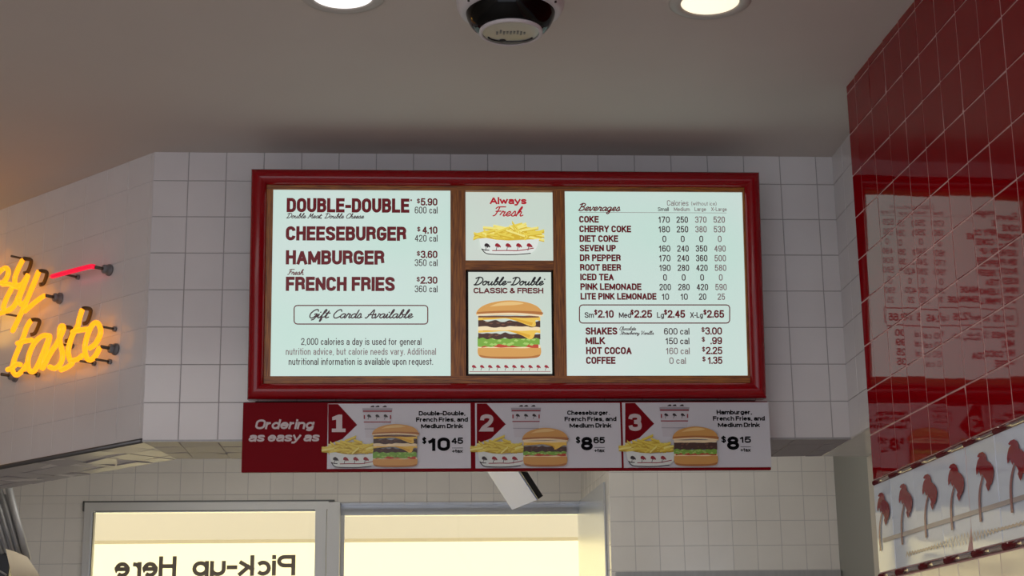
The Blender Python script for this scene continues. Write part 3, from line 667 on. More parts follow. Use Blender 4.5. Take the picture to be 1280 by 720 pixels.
# housing back to the wall (wedge, because the board leans forward)
def loc_of(x, y, z):
    d = Vector((x, y, z))-BO; return (d.x, -d.dot(bn), d.dot(bv))
b = MB()
hz0 = BO.z+.02; hz1 = (BO+bv*(v1-.02)).z
Pf = [(u0+.02, .05, v0+.02), (u1-.02, .05, v0+.02), (u1-.02, .05, v1-.02), (u0+.02, .05, v1-.02)]
Pb = [loc_of(u0+.02, D-.004, hz0), loc_of(u1-.02, D-.004, hz0), loc_of(u1-.02, D-.004, hz1-.02), loc_of(u0+.02, D-.004, hz1-.02)]
b.mesh(Pf+Pb, [(0, 1, 2, 3), (7, 6, 5, 4), (0, 4, 5, 1), (1, 5, 6, 2), (2, 6, 7, 3), (3, 7, 4, 0)], M_dark); b.build('housing', board)
# panels measured on the sheet
def prect(x0, y0, x1, y1): a = bpix(x0, y1); d = bpix(x1, y0); return (a[0], d[0], a[1], d[1])
rL = prect(338, 238.5, 563, 470.5); rT = prect(582, 240.5, 690.5, 326); rB = prect(584.5, 339, 690, 468.5); rR = prect(708.5, 240.5, 927.5, 470.5)
# oak: rails and stiles around the four openings
b = MB(); yf = -.010; yb = .03
def bar(x0, x1, z0, z1, M, y0=yf): b.box((x0, y0, z0), (x1, yb, z1), M)
bar(iu0-.004, iu1+.004, rL[3], iv1+.004, M_wood_h); bar(iu0-.004, iu1+.004, iv0-.004, rL[2], M_wood_h)
bar(iu0-.004, rL[0], rL[2], rL[3], M_wood_v); bar(rL[1], rT[0], rL[2], rL[3], M_wood_v); bar(rT[1], rR[0], rL[2], rL[3], M_wood_v); bar(rR[1], iu1+.004, rL[2], rL[3], M_wood_v)
bar(rT[0], rT[1], rB[3]+.004, rT[2], M_wood_h)
b.build('oak_frame', board)
def sheet_panel(name, r, M, inset=.0):
    b = MB(); b.box((r[0]+inset, 0, r[2]+inset), (r[1]-inset, .02, r[3]-inset), M); return b.build(name, board)
pL = sheet_panel('price_panel', rL, M_panel); pT = sheet_panel('fries_poster', rT, M_poster); pB = sheet_panel('burger_poster', rB, M_poster, .004); pR = sheet_panel('drinks_panel', rR, M_panel)
b = MB(); b.box((rB[0], .004, rL[2]), (rB[1], .024, rB[3]+.004), M_dark); b.build('poster_recess', board)
pL['label'] = 'backlit burger and fries price panel'; pR['label'] = 'backlit drinks price panel'; pT['label'] = 'backlit fries poster'; pB['label'] = 'backlit burger poster'

# left panel
sh = Sheet(-.0012, bpix); b = MB()
for t, xr, base in (('DOUBLE-DOUBLE', 511.7, 265.3), ('CHEESEBURGER', 508.0, 300.6), ('HAMBURGER', 480.6, 330.6), ('FRENCH FRIES', 493.6, 363.7)):
    put_text(b, t, L_red, bpix, {'D': 358.3}.get(t[0], 357.2), xr, base, 17.8, sh.put, .030)
put_text(b, '.', L_red, bpix, 513.0, 514.6, 251.4, 10, sh.put, .02)
for pr, xl, y in (('5.90', 525.8, 257), ('4.10', 527.8, 292.2), ('3.60', 525.8, 322.6), ('2.30', 525.6, 354.8)):
    put_text(b, pr, L_red, bpix, xl, 546.8, y, 9.2, sh.put, .020); put_text(b, '$', L_red, bpix, xl-4.8 if pr != '4.10' else 521.4, xl-.7 if pr != '4.10' else 525.5, y-3, 5.4, sh.put, .02)
for t, y in (('600 cal', 266.8), ('420 cal', 302), ('350 cal', 332.6), ('360 cal', 365.4)):
    put_text(b, t, L_ink, bpix, 518.4, 546.9, y, 8.4, sh.put, .0)
put_script(b, 'Double Meat, Double Cheese', L_ink, bpix, 358.3, 455, 272.6, 6.0, sh.put, .0028)
put_script(b, 'Fresh', L_red, bpix, 359.7, 379.5, 343.4, 6.6, sh.put, .0030)
put_script(b, 'Gift Cards Available', L_ink, bpix, 387.5, 516, 397.4, 10.4, sh.put, .0046)
outline(b, sh, 367.7, 534.7, 381.9, 405.1, .0042, L_red)
for t, x0, x1, y in (('2,000 calories a day is used for general', 376.4, 526.7, 431.2), ('nutrition advice, but calorie needs vary. Additional', 357.3, 545, 443.7), ('nutritional information is available upon request.', 360.8, 541.3, 456.2)):
    put_text(b, t, L_grey if 'advice' in t else L_ink, bpix, x0, x1, y, 8.5, sh.put, .0)
b.build('lettering', pL)
# fries poster
sh = Sheet(-.0012, bpix); b = MB()
put_text(b, 'Always', L_red2, bpix, 612.3, 658.2, 255.2, 8.8, sh.put, .032)
put_script(b, 'Fresh', L_red2, bpix, 616.3, 653.6, 270.0, 11.4, sh.put, .0046)
b.build('lettering', pT)
b = MB(); fries(b, sh, 591.5, 680, 300.5, 276.5, LP, 5); tray(b, sh, 599, 674, 298.5, 318.5, LP, 5, 13.2, 608.5); b.build('fries_picture', pT)
# burger poster
sh = Sheet(-.0012, bpix); b = MB()
put_script(b, 'Double-Double', L_black, bpix, 592.6, 679.4, 356.2, 9.6, sh.put, .0050)
put_text(b, 'CLASSIC & FRESH', L_red, bpix, 592, 679.2, 366.7, 7.0, sh.put, .030)
put_text(b, '.', L_black, bpix, 680.0, 681.2, 350, 8, sh.put, .02)
b.build('lettering', pB)
b = MB(); burger(b, sh, 595.4, 677.4, 448, 375.8, LP, 2); b.build('burger_picture', pB)
b = MB()
for k in range(10): mini_palm(b, sh, 592.2+k*10.05, 459.6, 7.0, LP, LP['pr'])
a_, d_ = bpix(586.5, 465), bpix(688, 465); b.poly([sh.put(a_[0], a_[1]), sh.put(d_[0], a_[1]), sh.put(d_[0], a_[1]+.002), sh.put(a_[0], a_[1]+.002)], LP['pr'])
b.build('palm_border', pB)
# drinks panel
sh = Sheet(-.0012, bpix); b = MB()
put_script(b, 'Beverages', L_red, bpix, 723.3, 775, 263.4, 9.2, sh.put, .0042)
a_, d_ = bpix(724, 265.6), bpix(908, 265.6); b.poly([sh.put(a_[0], a_[1]), sh.put(d_[0], a_[1]), sh.put(d_[0], a_[1]+.0016), sh.put(a_[0], a_[1]+.0016)], L_grey)
put_text(b, 'Calories', L_grey, bpix, 833.7, 860.6, 257.3, 7, sh.put); put_text(b, '(without ice)', L_grey, bpix, 864, 895.6, 256.9, 4.8, sh.put)
for t, x0, x1 in (('Small', 822.4, 836), ('Medium', 842.4, 862.2), ('Large', 868.2, 882.5), ('X-Large', 889, 908.4)):
    put_text(b, t, L_grey if t != 'Small' else L_ink, bpix, x0, x1, 263.9, 4.8, sh.put, .008)
drinks = [('COKE', 748.4, '170 250 370 520'), ('CHERRY COKE', 788.9, '180 250 380 530'), ('DIET COKE', 772.7, '0 0 0 0'), ('SEVEN UP', 769.9, '160 240 350 490'),
          ('DR PEPPER', 776, '170 240 360 500'), ('ROOT BEER', 776.4, '190 280 420 580'), ('ICED TEA', 767.2, '0 0 0 0'), ('PINK LEMONADE', 801.8, '200 280 420 590'), ('LITE PINK LEMONADE', 820.6, '10 10 20 25')]
for k, (t, xr, nums) in enumerate(drinks):
    y = 278.3+k*12.04; put_text(b, t, L_red, bpix, 723.9+k*.22, xr, y, 8.4, sh.put, .030)
    for j, n in enumerate(nums.split()):
        xc = (830, 852.8, 876, 899)[j]+k*(.22, .3, .28, .33)[j]; hw = {1: 2.4, 2: 4.6, 3: 7.2}[len(n)]
        put_text(b, n, L_grey if j == 3 or (j == 2 and k < 2) else L_ink, bpix, xc-hw, xc+hw, y+.3, 8.0, sh.put, .008)
outline(b, sh, 724.3, 912, 381.2, 403.9, .0042, L_red)
for t, x0, x1, p, p0_, p1_ in (('Sm', 730.8, 742.4, '2.10', 747.4, 767.2), ('Med', 773.6, 788.8, '2.25', 792.8, 815.2), ('Lg', 821.2, 830, '2.45', 834.6, 856.4), ('X-Lg', 862.8, 878.6, '2.65', 883.8, 905.2)):
    put_text(b, t, L_ink, bpix, x0, x1, 397.3, 7.0, sh.put, .014); put_text(b, p, L_red, bpix, p0_, p1_, 397.3, 9.6, sh.put, .022)
    put_text(b, '$', L_red, bpix, p0_-4.6, p0_-.6, 393.4, 6.0, sh.put, .026)
for t, x0, x1, y, cal, c0, c1, p, p0_, p1_ in (('SHAKES', 732, 771.7, 418.3, '600 cal', 830, 861.7, '3.00', 881.4, 902.6), ('MILK', 732, 756.3, 430.4, '150 cal', 831.8, 861.7, '.99', 888, 902.6),
                                               ('HOT COCOA', 732.6, 789.5, 442.8, '160 cal', 832.2, 862.2, '2.25', 882.4, 902.9), ('COFFEE', 732.6, 769.4, 455, '0 cal', 836.6, 857.4, '1.35', 884.6, 903)):
    put_text(b, t, L_red, bpix, x0, x1, y, 9.0, sh.put, .030); put_text(b, cal, L_grey if y > 435 else L_ink, bpix, c0, c1, y, 8.2, sh.put, .006)
    put_text(b, p, L_red, bpix, p0_, p1_, y, 9.2, sh.put, .018); put_text(b, '$', L_red, bpix, 876.8+(y-418)*.03, 880.8+(y-418)*.03, y-3.4, 5.6, sh.put, .02)
put_script(b, 'Chocolate', L_ink, bpix, 774.8, 795, 412.8, 4.4, sh.put, .0020); put_script(b, 'Strawberry Vanilla', L_ink, bpix, 774.8, 817, 418.2, 4.4, sh.put, .0020)
b.build('lettering', pR)

# ------------------------------------------------------------------ the combo sign under the board
SY = 6.165
spix0 = lambda x, y: on_y(x, y, SY)
sa, sb = spix0(302, 590), spix0(961, 502.5)
sign = empty('combo_sign', ((sa.x+sb.x)/2, SY, sa.z)); so = sign.location
tag(sign, 'long red and white combo meal strip sign below the lit menu board', 'sign')
def spix(x, y): p = on_y(x, y, SY); return (p.x-so.x, p.z-so.z)
x0, z0 = spix(301.5, 590.5); x1, z1 = spix(960.5, 501.5)
x1 = (x1+spix(963, 587)[0])/2
b = MB(); b.box((x0, 0, z0), (x1, .018, z1), S_red); b.build('red_backing', sign, bevel=.003)
for fx in (.1, .5, .9):
    b = MB(); xx = x0+(x1-x0)*fx; b.box((xx-.03, .018, z1-.13), (xx+.03, D-SY-.003, z1-.07), M_dark); b.build('bracket', sign)
sh = Sheet(-.0015, spix); b = MB()
put_text(b, 'Ordering', S_pale, spix, 318.4, 393.8, 536.6, 12.2, sh.put, .024, .22)
put_text(b, 'as easy as', S_pale, spix, 310.4, 400.7, 552.2, 11.6, sh.put, .024, .22)
b.build('lettering', sign)
for k, (num, kind, l1, price, px_) in enumerate((('1', 2, ('Double-Double,', 523.4, 582.0), '10', (534.7, 562.5, 564.0, 578.9, 527.8, 532.9, '45')),
                                              ('2', 1, ('Cheeseburger,', 709.0, 762.2), '8', (726.2, 741.0, 741.8, 756.0, 719.7, 725.3, '65')),
                                              ('3', 0, ('Hamburger,', 895.6, 940.0), '8', (908.8, 924.0, 924.4, 938.6, 901.6, 907.4, '15')))):
    ox = (0, 185.6, 371.0)[k]; oy = (0, -.7, -1.4)[k]
    X = lambda v: v/6.4+400+ox
    Yp = lambda v: v/6.4+495+oy
    a_, d_ = spix(X(56), Yp(584)), spix(X(1210)+(-1.0 if k == 0 else 0), Yp(60))
    b = MB(); b.box((a_[0], -.003, a_[1]), (d_[0], .0, d_[1]), S_white); pan = b.build('combo_panel', sign)
    pan['label'] = 'white panel for meal '+('one', 'two', 'three')[k]
    sh = Sheet(-.0036, spix)
    b = MB(); P_ = lambda x, y: sh.put(*spix(X(x), Yp(y)))
    b.poly([P_(66, 66), P_(66, 388), P_(180, 345), P_(298, 232), P_(145, 66)], S_red); sh.up()
    if num == '1':
        b.poly([P_(95, 290), P_(205, 290), P_(205, 262), P_(178, 262), P_(178, 150), P_(148, 150), P_(98, 170), P_(98, 196), P_(130, 190), P_(130, 262), P_(95, 262)], S_pale)
    else:
        put_text(b, num, S_pale, spix, X(94), X(200), Yp(290), 21.5, sh.put, .030)
    b.build('number_arrow', pan)
    b = MB()
    # drink cup
    cu = lambda pts, M: (b.poly([P_(*p) for p in pts], M), sh.up())
    cu([(344, 112), (366, 335), (556, 335), (576, 112)], PP['cup']); cu([(340, 100), (342, 132), (576, 132), (580, 100)], PP['cup2']); cu([(350, 98), (380, 88), (540, 88), (570, 98)], PP['cup'])
    cu([(345, 118), (346, 128), (574, 128), (576, 118)], PP['pr']); cu([(350, 206), (351, 214), (568, 214), (569, 206)], PP['pr']); cu([(356, 262), (357, 268), (562, 268), (563, 262)], PP['cup2'])
    for q in (400, 440, 498): cu([(q, 92), (q+14, 80), (q+30, 78), (q+38, 92)], PP['ink'])
    for q in (392, 458, 524): mini_palm(b, sh, X(q), Yp(168), 6.4, PP, PP['ink'])
    for q in (355, 564): cu([(q-5, 155), (q-5, 186), (q+5, 186), (q+5, 155)], PP['pr'])
    b.build('cup_picture', pan)
    b = MB(); fries(b, sh, X(14), X(450), Yp(470), Yp(322), PP, 20); tray(b, sh, X(75), X(470), Yp(455), Yp(576), PP, 4, 12.6, X(124)); b.build('fries_picture', pan)
    sh.up(.001)
    b = MB()
    bx = {2: (415, 788, 572, 230), 1: (430, 790, 572, 264), 0: (448, 800, 572, 258)}[kind]
    burger(b, sh, X(bx[0]), X(bx[1]), Yp(bx[2]), Yp(bx[3]), PP, kind); b.build('burger_picture', pan)
    b = MB(); sh.y = -.0042
    put_text(b, l1[0], S_black, spix, l1[1], l1[2], Yp(158), 5.6, sh.put, .0355)
    put_text(b, 'French Fries, and', S_black, spix, X(768), X(1183), Yp(208), 5.6, sh.put, .0355)
    put_text(b, 'Medium Drink', S_black, spix, X(808), X(1143), Yp(260), 5.6, sh.put, .0355)
    A0, A1, C0, C1, E0, E1, cents = px_
    put_text(b, price, S_black, spix, A0, A1, Yp(441), 16.8, sh.put, .036); put_text(b, cents, S_black, spix, C0, C1, Yp(385), 8.0, sh.put, .0345)
    put_text(b, '$', S_black, spix, E0, E1, Yp(382), 7.6, sh.put, .0340); put_text(b, '+tax', S_black, spix, C0+1, C1-.6, Yp(456), 4.6, sh.put, .0335)
    p, q = spix(C0+1, Yp(419)), spix(C1-.3, Yp(415)); b.poly([sh.put(p[0], p[1]), sh.put(q[0], p[1]), sh.put(q[0], q[1]), sh.put(p[0], q[1])], S_black)
    b.build('lettering', pan)

# ------------------------------------------------------------------ neon signs on the angled wall
NOFF = .075
pn = p0+nL*NOFF
def nz(x, y): return on_plane(x, y, (pn.x, pn.y, 0), nL)
def wz(p): return p-nL*(NOFF-.004)
c4 = lambda x, y: nz(x/7.2, 390+y/7.2)
c3 = lambda x, y: nz(x/8, 310+y/8)
no = p0+e*1.0+nL*.004+Vector((0, 0, 1.45+EYE))
neon = empty('neon_sign', no)
tag(neon, 'yellow glowing neon script ending in the word taste on angled white wall', 'neon sign')
def ntube(name, M, strokes, r, parent, org):
    b = MB()
    for s in strokes:
        pts = [q-org for q in spline(s, 6)]
        b.tube(pts, [r*.75]+[r]*(len(pts)-2)+[r*.75], M, 10)
    return b.build(name, parent)
R_ = .0110
ntube('letter_tube', M_neon, [[c4(*p) for p in [(282,72),(245,130),(212,222),(172,320),(128,430),(112,520),(150,568),(210,520),(245,462)]], [c4(*p) for p in [(150,284),(215,265),(292,250)]], [c4(*p) for p in [(62,522),(110,500),(150,470),(190,476)]]], R_, neon, no)
ntube('letter_tube', M_neon, [[c4(*p) for p in [(455,216),(385,214),(310,280),(258,400),(254,500),(295,540),(345,470),(400,340),(448,222),(420,330),(390,430),(376,522)]]], R_, neon, no)
ntube('letter_tube', M_neon, [[c4(*p) for p in [(378,520),(450,380),(520,270),(572,150),(556,124),(538,160),(540,270),(564,380),(545,465),(492,508),(440,490)]]], R_, neon, no)
ntube('letter_tube', M_neon, [[c4(*p) for p in [(742,-30),(712,70),(702,120),(650,215),(614,350),(634,440),(650,462),(600,500),(542,524)]], [c4(*p) for p in [(645,180),(720,164),(800,152)]], [c4(*p) for p in [(640,440),(700,424),(748,385)]]], R_, neon, no)
ntube('letter_tube', M_neon, [[c4(*p) for p in [(800,330),(860,285),(905,190),(890,112),(848,100),(800,175),(764,310),(778,405),(815,432),(865,385),(900,312)]]], R_, neon, no)
ntube('letter_tube', M_neon, [[c3(*p) for p in [(-160,420),(-60,300),(10,225),(60,198),(84,235),(66,300),(24,345),(-60,350)]]], R_, neon, no)
ntube('letter_tube', M_neon, [[c3(*p) for p in [(232,112),(186,200),(150,300),(158,372),(220,360),(262,300)]], [c3(*p) for p in [(20,365),(90,362),(150,385),(210,400)]]], R_, neon, no)
ntube('letter_tube', M_neon, [[c3(*p) for p in [(120,400),(62,510),(36,596),(70,632),(140,580),(210,430),(280,268),(230,400),(192,510),(214,566),(268,520),(330,370),(388,232),(345,345),(290,470),(240,590),(190,700),(120,842)]], [c3(*p) for p in [(452,472),(380,520),(290,594),(240,640)]], [c3(*p) for p in [(-120,700),(-20,660),(70,630),(130,590)]]], R_, neon, no)
M_ret = mat('blacked_out_glass', (0.12, 0.065, 0.015), 0.15, spec=0.6)
for P, Q in ((c3(232, 112), c3(186, 215)), (c3(388, 232), c3(345, 330)), (c4(282, 72), c4(232, 170)), (c4(742, -30), c4(702, 70)), (c4(572, 140), c4(540, 230))):
    b = MB(); b.tube([q-no for q in spline([P, P-nL*.018+(P-Q)*.10, P-nL*.040-(P-Q)*.02, Q-nL*.046, Q-nL*.030-(P-Q)*.25], 5)], .0085, M_ret, 10); b.build('return_tube', neon)
# letters added out of view carry on the sign and light the ceiling
b = MB()
st = script_strokes('quali'.replace('q', 'a'), .3)
du = (nz(0, 360)-p0).dot(e)
for s in script_strokes('ali', .3):
    pts = [p0+nL*NOFF+e*(du+.55-p[0]*.34)+Vector((0, 0, nz(0, 352).z+p[1]*.20)) for p in s]
    b.tube([q-no for q in spline(pts, 6)], R_, M_neon, 10)
b.build('letter_tube', neon); b = MB()
for s in script_strokes('can', .3):
    pts = [p0+nL*NOFF+e*(du+.72-p[0]*.34)+Vector((0, 0, nz(0, 470).z+p[1]*.20)) for p in s]
    b.tube([q-no for q in spline(pts, 6)], R_, M_neon, 10)
b.build('letter_tube', neon)
M_glass_s = mat('support_glass', (0.10, 0.075, 0.05), 0.15, spec=0.6)
M_cup = mat('insulator_grey', (0.20, 0.20, 0.21), 0.35)
def standoff(P, parent, org, big=True):
    b = MB(); W_ = wz(P); axis = nL
    if big:
        b.tube([P-org+axis*.0, W_-org+axis*.030], .007, M_glass_s, 10)
        b.tube([W_-org+axis*.034, W_-org+axis*.030, W_-org+axis*.022, W_-org+axis*.016, W_-org+axis*.008, W_-org], [.012, .018, .019, .012, .024, .025], M_cup, 16)
    else:
        b.tube([P-org, W_-org+axis*.004], .005, M_glass_s, 8); b.tube([W_-org+axis*.010, W_-org], .011, M_cup, 12)
    b.build('tube_support', parent)
for p, big in ((c4(908, 312), 1), (c3(455, 475), 1), (c4(10, 560), 1), (c4(905, 130), 0), (c4(860, 425), 0), (c4(720, 440), 0), (c4(215, 545), 0), (c4(520, 285), 0), (c3(60, 660), 0), (c3(110, 80), 0)): standoff(p, neon, no, big)
ro = p0+e*.55+nL*.004+Vector((0, 0, 1.66+EYE))
redn = empty('neon_sign', ro)
tag(redn, 'short straight red neon tube above the yellow neon script', 'neon sign')
ntube('glow_tube', M_neon_r, [[c3(*p) for p in [(512,288),(640,252),(780,216),(900,186),(945,188)]]], .0105, redn, ro)
standoff(c3(950, 190), redn, ro, True); standoff(c3(640, 262), redn, ro, False)
light('added_neon_glow', 'POINT', p0+e*1.62+nL*.30+Vector((0, 0, 1.78+EYE)), 2.6, (1.0, 0.50, 0.05), size=.12)  # unseen point lamp added to spread the sign's orange glow on the ceiling

# ------------------------------------------------------------------ ceiling things
def downlight(px, py, r, col, label, energy):
    p = ray(px, py); p = p*(2.181/p.z); o = empty('downlight', (p.x, p.y, ZC))
    tag(o, label, 'ceiling light', None)
    b = MB(); b.lathe([(r*1.0, .0), (r*1.0, -.003), (r*1.06, -.007), (r*1.35, -.006), (r*1.42, -.001), (r*1.42, 0)], mat('downlight_trim', (.50, .46, .42), .4), 48); b.build('trim_ring', o)
    b = MB(); M = mat('downlight_glow', (.8, .8, .8), .4, emit=col, estr=1.15)
    b.lathe([(.001, -.008), (r*.5, -.0075), (r*.9, -.005), (r*1.0, -.002), (r*1.0, -.0005)], M, 48); b.build('lens', o)
    light('downlight_lamp', 'SPOT', (p.x, p.y, ZC-.03), energy, (1, .93, .82), size=math.radians(110))
downlight(428, -6, .098, (1, .98, .97), 'round recessed ceiling light, cooler white, left of the dome camera', 14)
downlight(887.5, 2.5, .094, (1, .86, .62), 'round recessed ceiling light, warm white, right of the dome camera', 14)
cp = on_y(638.5, 40, 4.60)
dc = empty('dome_camera', (cp.x, 4.60, ZC)); tag(dc, 'white ceiling security camera with black curved window and clear bottom plate', 'security camera')
near = -math.pi/2
def far(a):
    d = abs((a-near+math.pi) % (2*math.pi)-math.pi); return d > math.radians(108)
DZ = -(ZC-cp.z)                    # depth of the bottom plate below the ceiling
b = MB(); b.lathe([(.168, 0), (.168, DZ+.115), (.166, DZ+.085), (.158, DZ+.068), (.146, DZ+.060), (.136, DZ+.060)], M_white, 64); b.build('housing', dc)
b = MB(); b.lathe([(.138, DZ+.061), (.134, DZ+.046), (.124, DZ+.026), (.110, DZ+.010), (.094, DZ+.001), (.088, DZ+.003)], M_gloss, 64, sel=lambda i, a: M_white if far(a) else M_gloss); b.build('dome_window', dc)
b = MB(); b.lathe([(.097, DZ+.004), (.098, DZ-.004), (.092, DZ-.008), (.087, DZ-.005)], M_white, 64); b.build('plate_rim', dc)
b = MB(); b.lathe([(.001, DZ-.002), (.088, DZ-.002)], M_clear, 48); pl = b.build('bottom_plate', dc)
b = MB()
r = random.Random(2)
for k in range(9):
    x = -.042+k*.0105; b.box((x-.003, -.012+r.uniform(-.008, .006), DZ-.0035), (x+.003, .010+r.uniform(-.006, .006), DZ-.0022), mat('plate_mark', (.12, .14, .15), .4))
b.tube([(.068*math.cos(a), .035*math.sin(a)-.012+.045, DZ-.003) for a in [math.pi*(.02+.96*k/16) for k in range(17)]], .003, M_black, 6)
b.lathe([(.001, -.004), (.011, -.004), (.011, .002)], M_black, 16, (-.022, .062, DZ-.001))
b.build('inner_parts', pl)
for a in (-148, -112, -86, -60, -32):
    aa = math.radians(a); b = MB(); b.lathe([(.001, -.002), (.0035, -.002), (.0035, .004)], M_dark, 10, (.156*math.cos(aa), .156*math.sin(aa), DZ+.064)); b.build('screw', dc)

# ------------------------------------------------------------------ windows
def pane_mat():
    M = bpy.data.materials.new('window_glass'); M.use_nodes = True; nt = M.node_tree; nt.nodes.clear()
    o = nt.nodes.new('ShaderNodeOutputMaterial'); mx = nt.nodes.new('ShaderNodeMixShader'); t = nt.nodes.new('ShaderNodeBsdfTransparent'); g = nt.nodes.new('ShaderNodeBsdfGlossy'); f = nt.nodes.new('ShaderNodeFresnel')
    g.inputs['Roughness'].default_value = .02; t.inputs[0].default_value = (.97, .97, .95, 1); f.inputs[0].default_value = 1.35
    nt.links.new(f.outputs[0], mx.inputs[0]); nt.links.new(t.outputs[0], mx.inputs[1]); nt.links.new(g.outputs[0], mx.inputs[2]); nt.links.new(mx.outputs[0], o.inputs[0]); return M
M_glass = pane_mat()
M_vinyl = mat('window_vinyl_letters', (0.20, 0.16, 0.12), 0.5)
w1 = struct(empty('window_1', (W1[0], WY, W1[2]))); w2 = struct(empty('window_2', (W2[0], WY, W2[2])))
def L_(o, p): return (p[0]-o.location.x, p[1]-o.location.y, p[2]-o.location.z)
def wbox(b, o, lo, hi, M): b.box(L_(o, lo), L_(o, hi), M)
gx0, gx1, gz1 = -2.151, -.664, 1.254+EYE
b = MB()
wbox(b, w1, (W1[0], WY-.03, gz1+.012), (W1[1]-.03, WY+.06, W1[3]), M_alu)
wbox(b, w1, (W1[0], WY-.028, W1[2]), (gx0, WY+.06, gz1+.012), M_alu); wbox(b, w1, (gx1, WY-.028, W1[2]), (-.590, WY+.06, gz1+.012), M_alu)
wbox(b, w1, (-.586, WY-.02, W1[2]), (-.512, WY+.06, W1[3]-.004), M_alu)
wbox(b, w1, (gx0+.012, WY-.031, gz1+.006), (gx1-.004, WY+.05, gz1+.012), M_edge); wbox(b, w1, (gx0, WY-.031, gz1), (gx1, WY+.02, gz1+.006), M_alu_b)
wbox(b, w1, (gx0-.012, WY-.031, W1[2]), (gx0-.006, WY+.02, gz1), M_alu_b); wbox(b, w1, (gx0-.004, WY-.030, W1[2]), (gx0+.002, WY+.02, gz1), M_edge)
wbox(b, w1, (W1[0]-.012, WY-.034, gz1+.012), (W1[0], WY+.02, W1[3]+.010), M_edge); wbox(b, w1, (W1[0]-.012, WY-.034, W1[3]), (W1[1]+.01, WY+.02, W1[3]+.010), M_edge)
wbox(b, w1, (W1[0], WY-.03, W1[2]-.05), (W1[1], WY+.06, W1[2]), M_alu)
b.build('window_frame', w1)
b = MB(); wbox(b, w1, (gx0, WY+.03, W1[2]), (gx1, WY+.034, gz1), M_glass); b.build('pane', w1)
b = MB()
def tpix(x, y): p = on_y(x, y, WY+.029); return (p.x, p.z)
tput = lambda u, v: L_(w1, (u, WY+.029, v))
put_text(b, 'Pick-up', M_vinyl, tpix, 240.0, 369.0, 720.5, 26.0, tput, .022, 0, True)
put_text(b, 'Here', M_vinyl, tpix, 142.6, 220.0, 722.0, 26.2, tput, .022, 0, True)
b.build('lettering', w1)
b = MB(); hx0, hx1, hz = -.504, 1.157, 1.243+EYE
RD = .16
wbox(b, w2, (hx0, WY+RD-.02, hz), (hx1, WY+RD+.04, W2[3]), M_alu_b); wbox(b, w2, (hx0-.03, WY-.015, W2[2]), (hx0+.004, WY+RD+.04, W2[3]), M_alu)
wbox(b, w2, (hx0+.004, WY+RD-.022, W2[2]), (hx0+.03, WY+RD+.03, hz), M_alu); wbox(b, w2, (hx1-.01, WY-.0, W2[2]), (hx1+.0, WY+RD+.04, W2[3]), M_alu_b)
wbox(b, w2, (hx0, WY+RD-.02, W2[2]-.05), (hx1, WY+RD+.04, W2[2]), M_alu)
b.build('window_frame', w2)
# glossy lining of the opening's head
b = MB(); wbox(b, w2, (hx0, WY, W2[3]-.004), (hx1, WY+RD, W2[3]+.02), M_grout)
M_lin = mat('head_lining_tile', (.80, .84, .90), .06, spec=.9)
tiles(b, L_(w2, (0, WY, W2[3]-.004)), (1, 0, 0), (0, 1, 0), (0, 0, -1), [(hx0, 0), (hx1, 0), (hx1, RD-.02), (hx0, RD-.02)], T, .3, -.6693, 0, .004, .006, M_lin)
b.build('head_lining', w2)
b = MB(); wbox(b, w2, (hx0, WY+RD, W2[2]), (hx1, WY+RD+.004, hz), M_glass); b.build('pane', w2)
# steel jamb on the recess wall, standing forward of the window
b = MB(); jl = .98
b.obox(RA+rn*.004+Vector((0, 0, W2[2])), ru*jl, Vector((0, 0, W2[3]-W2[2])), rn*.012, M_alu_b)
struct(b.build('trim_6'))

# ------------------------------------------------------------------ order monitor hanging behind the sign
import itertools
A = on_y(639.5, 637.5, 8.6)
def pr(P):
    q = Vector((P.x, P.y, P.z-EYE)); d = q.dot(fw); return (640+F_PX*q.dot(rt)/d, 360-F_PX*q.dot(up)/d)
best = None
for i in range(1, 88):
    psi = math.radians(i)
    for j in range(8, 60):
        wl = j*.01; P = pr(A+Vector((math.cos(psi), -math.sin(psi), 0))*wl); er = (P[0]-672)**2+(P[1]-624.5)**2
        if best is None or er < best[0]: best = (er, psi, wl)
_, psi, wl = best
best = None
for i in range(-88, 89):
    tau = math.radians(i); h = Vector((-math.sin(psi)*math.sin(tau), -math.cos(psi)*math.sin(tau), math.cos(tau)))
    P = pr(A+h*.25); d = math.atan2(P[1]-637.5, P[0]-639.5)-math.atan2(590-637.5, 609-639.5)
    if best is None or abs(d) < best[0]: best = (abs(d), tau)
tau = best[1]; h = Vector((-math.sin(psi)*math.sin(tau), -math.cos(psi)*math.sin(tau), math.cos(tau))); wv = Vector((math.cos(psi), -math.sin(psi), 0))
nm = wv.cross(h); HL = .36
if nm.y > 0: nm = -nm
mon = empty('order_monitor', A+h*HL*.5+wv*wl*.5)
tag(mon, 'tilted flat order monitor hanging above the window behind the red combo strip', 'monitor')
mo = mon.location
M_scr = mat('monitor_face', (.50, .56, .80), .3, spec=.3, emit=(.55, .6, .8), estr=.12)
b = MB(); b.obox(A-mo-nm*.034, wv*wl, h*HL, nm*.030, M_black); b.build('case', mon)
b = MB(); b.obox(A-mo+wv*.008-nm*.004, wv*(wl-.03), h*(HL-.006), nm*.004, M_scr); b.build('screen', mon)
b = MB(); q = A-mo+wv*wl+h*.19-nm*.02
b.tube(spline([q, q+wv*.03-h*.04, q+wv*.07-h*.02, q+wv*.08+h*.05, q+wv*.03+h*.10]), .003, M_black, 6); b.build('cable', mon)
b = MB(); top = A-mo+h*HL+wv*wl*.5-nm*.02
b.tube([top, top+Vector((0, 0, (ZC-mo.z)-top.z-.001))], .014, M_black, 12); b.build('hanger_pole', mon)

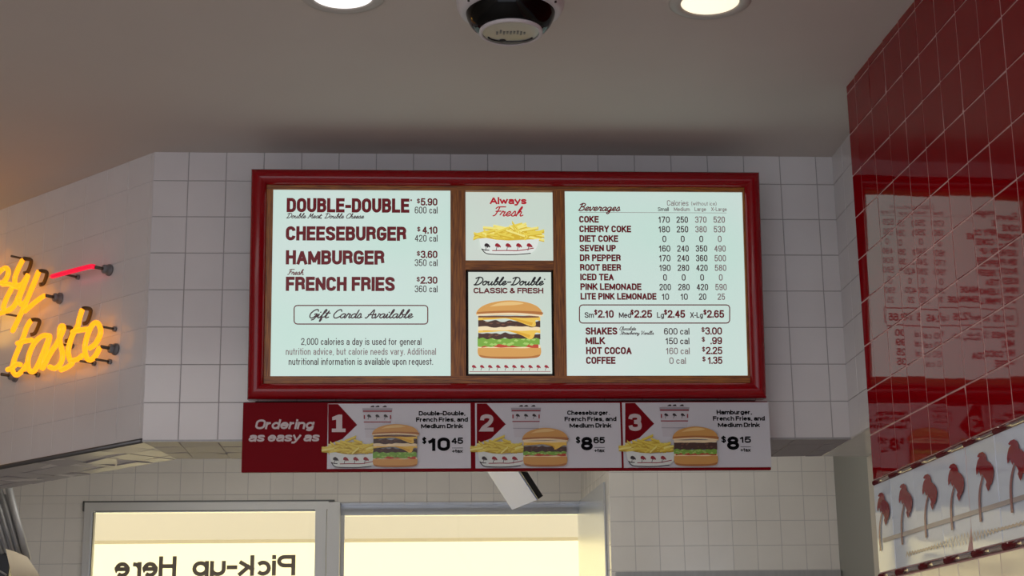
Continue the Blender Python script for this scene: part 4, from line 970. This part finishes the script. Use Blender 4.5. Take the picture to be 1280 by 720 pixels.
# ------------------------------------------------------------------ ribbed metal rack at the left edge
ry = 9.3
rk = empty('ribbed_chute', on_y(20, 690, ry)); tag(rk, 'grey ribbed metal chute leaning left of the pick-up window', 'chute')
ko = rk.location
b = MB()
tops = [(-26, 612), (-16, 611), (-7, 611), (1, 611), (11, 611)]; bots = [(2, 690), (10, 692), (18, 694), (26, 696), (34, 698)]
for i, (a_, d_) in enumerate(zip(tops, bots)):
    rr = .010 if i < 4 else .020
    P, Q = on_y(*a_, ry), on_y(*d_, ry); U_ = (P-Q).normalized()
    b.tube([Q-ko-U_*.01, P-ko+U_*.02], rr, M_steel, 12)
b.build('rails', rk)
b = MB(); P, Q = on_y(-30, 611, ry+.02), on_y(0, 690, ry+.02); P2, Q2 = on_y(12, 611, ry+.02), on_y(38, 697, ry+.02)
b.obox(Q-ko, Q2-Q, P-Q, Vector((0, .02, 0)), M_steel); b.build('back_plate', rk)
fl = empty('paper_sheet', on_y(40, 725, ry-.05)); tag(fl, 'cream paper sheet at bottom left under the ribbed metal chute', 'paper')
M_paper = mat('cream_paper', (.72, .62, .46), .7)
b = MB(); fo = fl.location
top_ = [(7, 686), (20, 690), (34, 696)]; bot_ = [(16, 726), (36, 728), (58, 732)]
rows = []
for k in range(6):
    t = k/5; rows.append([on_y(a_[0]*(1-t)+d_[0]*t, a_[1]*(1-t)+d_[1]*t, ry-.05-.05*math.sin(t*2)) - fo for a_, d_ in zip(top_, bot_)])
vs = [p for R in rows for p in R]; fs = [(i*3+j, i*3+j+1, (i+1)*3+j+1, (i+1)*3+j) for i in range(5) for j in range(2)]
n = len(vs); vs2 = vs+[p+Vector((0, .002, 0)) for p in vs]
b.mesh(vs2, fs+[tuple(n+i for i in f[::-1]) for f in fs], M_paper, True); b.build('sheet', fl)
bk = empty('black_equipment', on_y(-4, 728, ry-.02)); tag(bk, 'black box edge in the bottom left corner beside the cream paper sheet', 'equipment')
ko2 = bk.location
b = MB(); q = on_y(-40, 730, ry+.05); q2 = on_y(9, 730, ry+.05); q3 = on_y(-34, 687, ry+.05)
b.obox(q-ko2, q2-q, q3-q, Vector((0, .12, 0)), M_black); b.build('body', bk, bevel=.006)
b = MB(); P, Q = on_y(-3, 712, ry+.03), on_y(8, 719, ry+.03); b.tube([P-ko2, Q-ko2], .006, M_steel, 8); b.build('handle', bk)
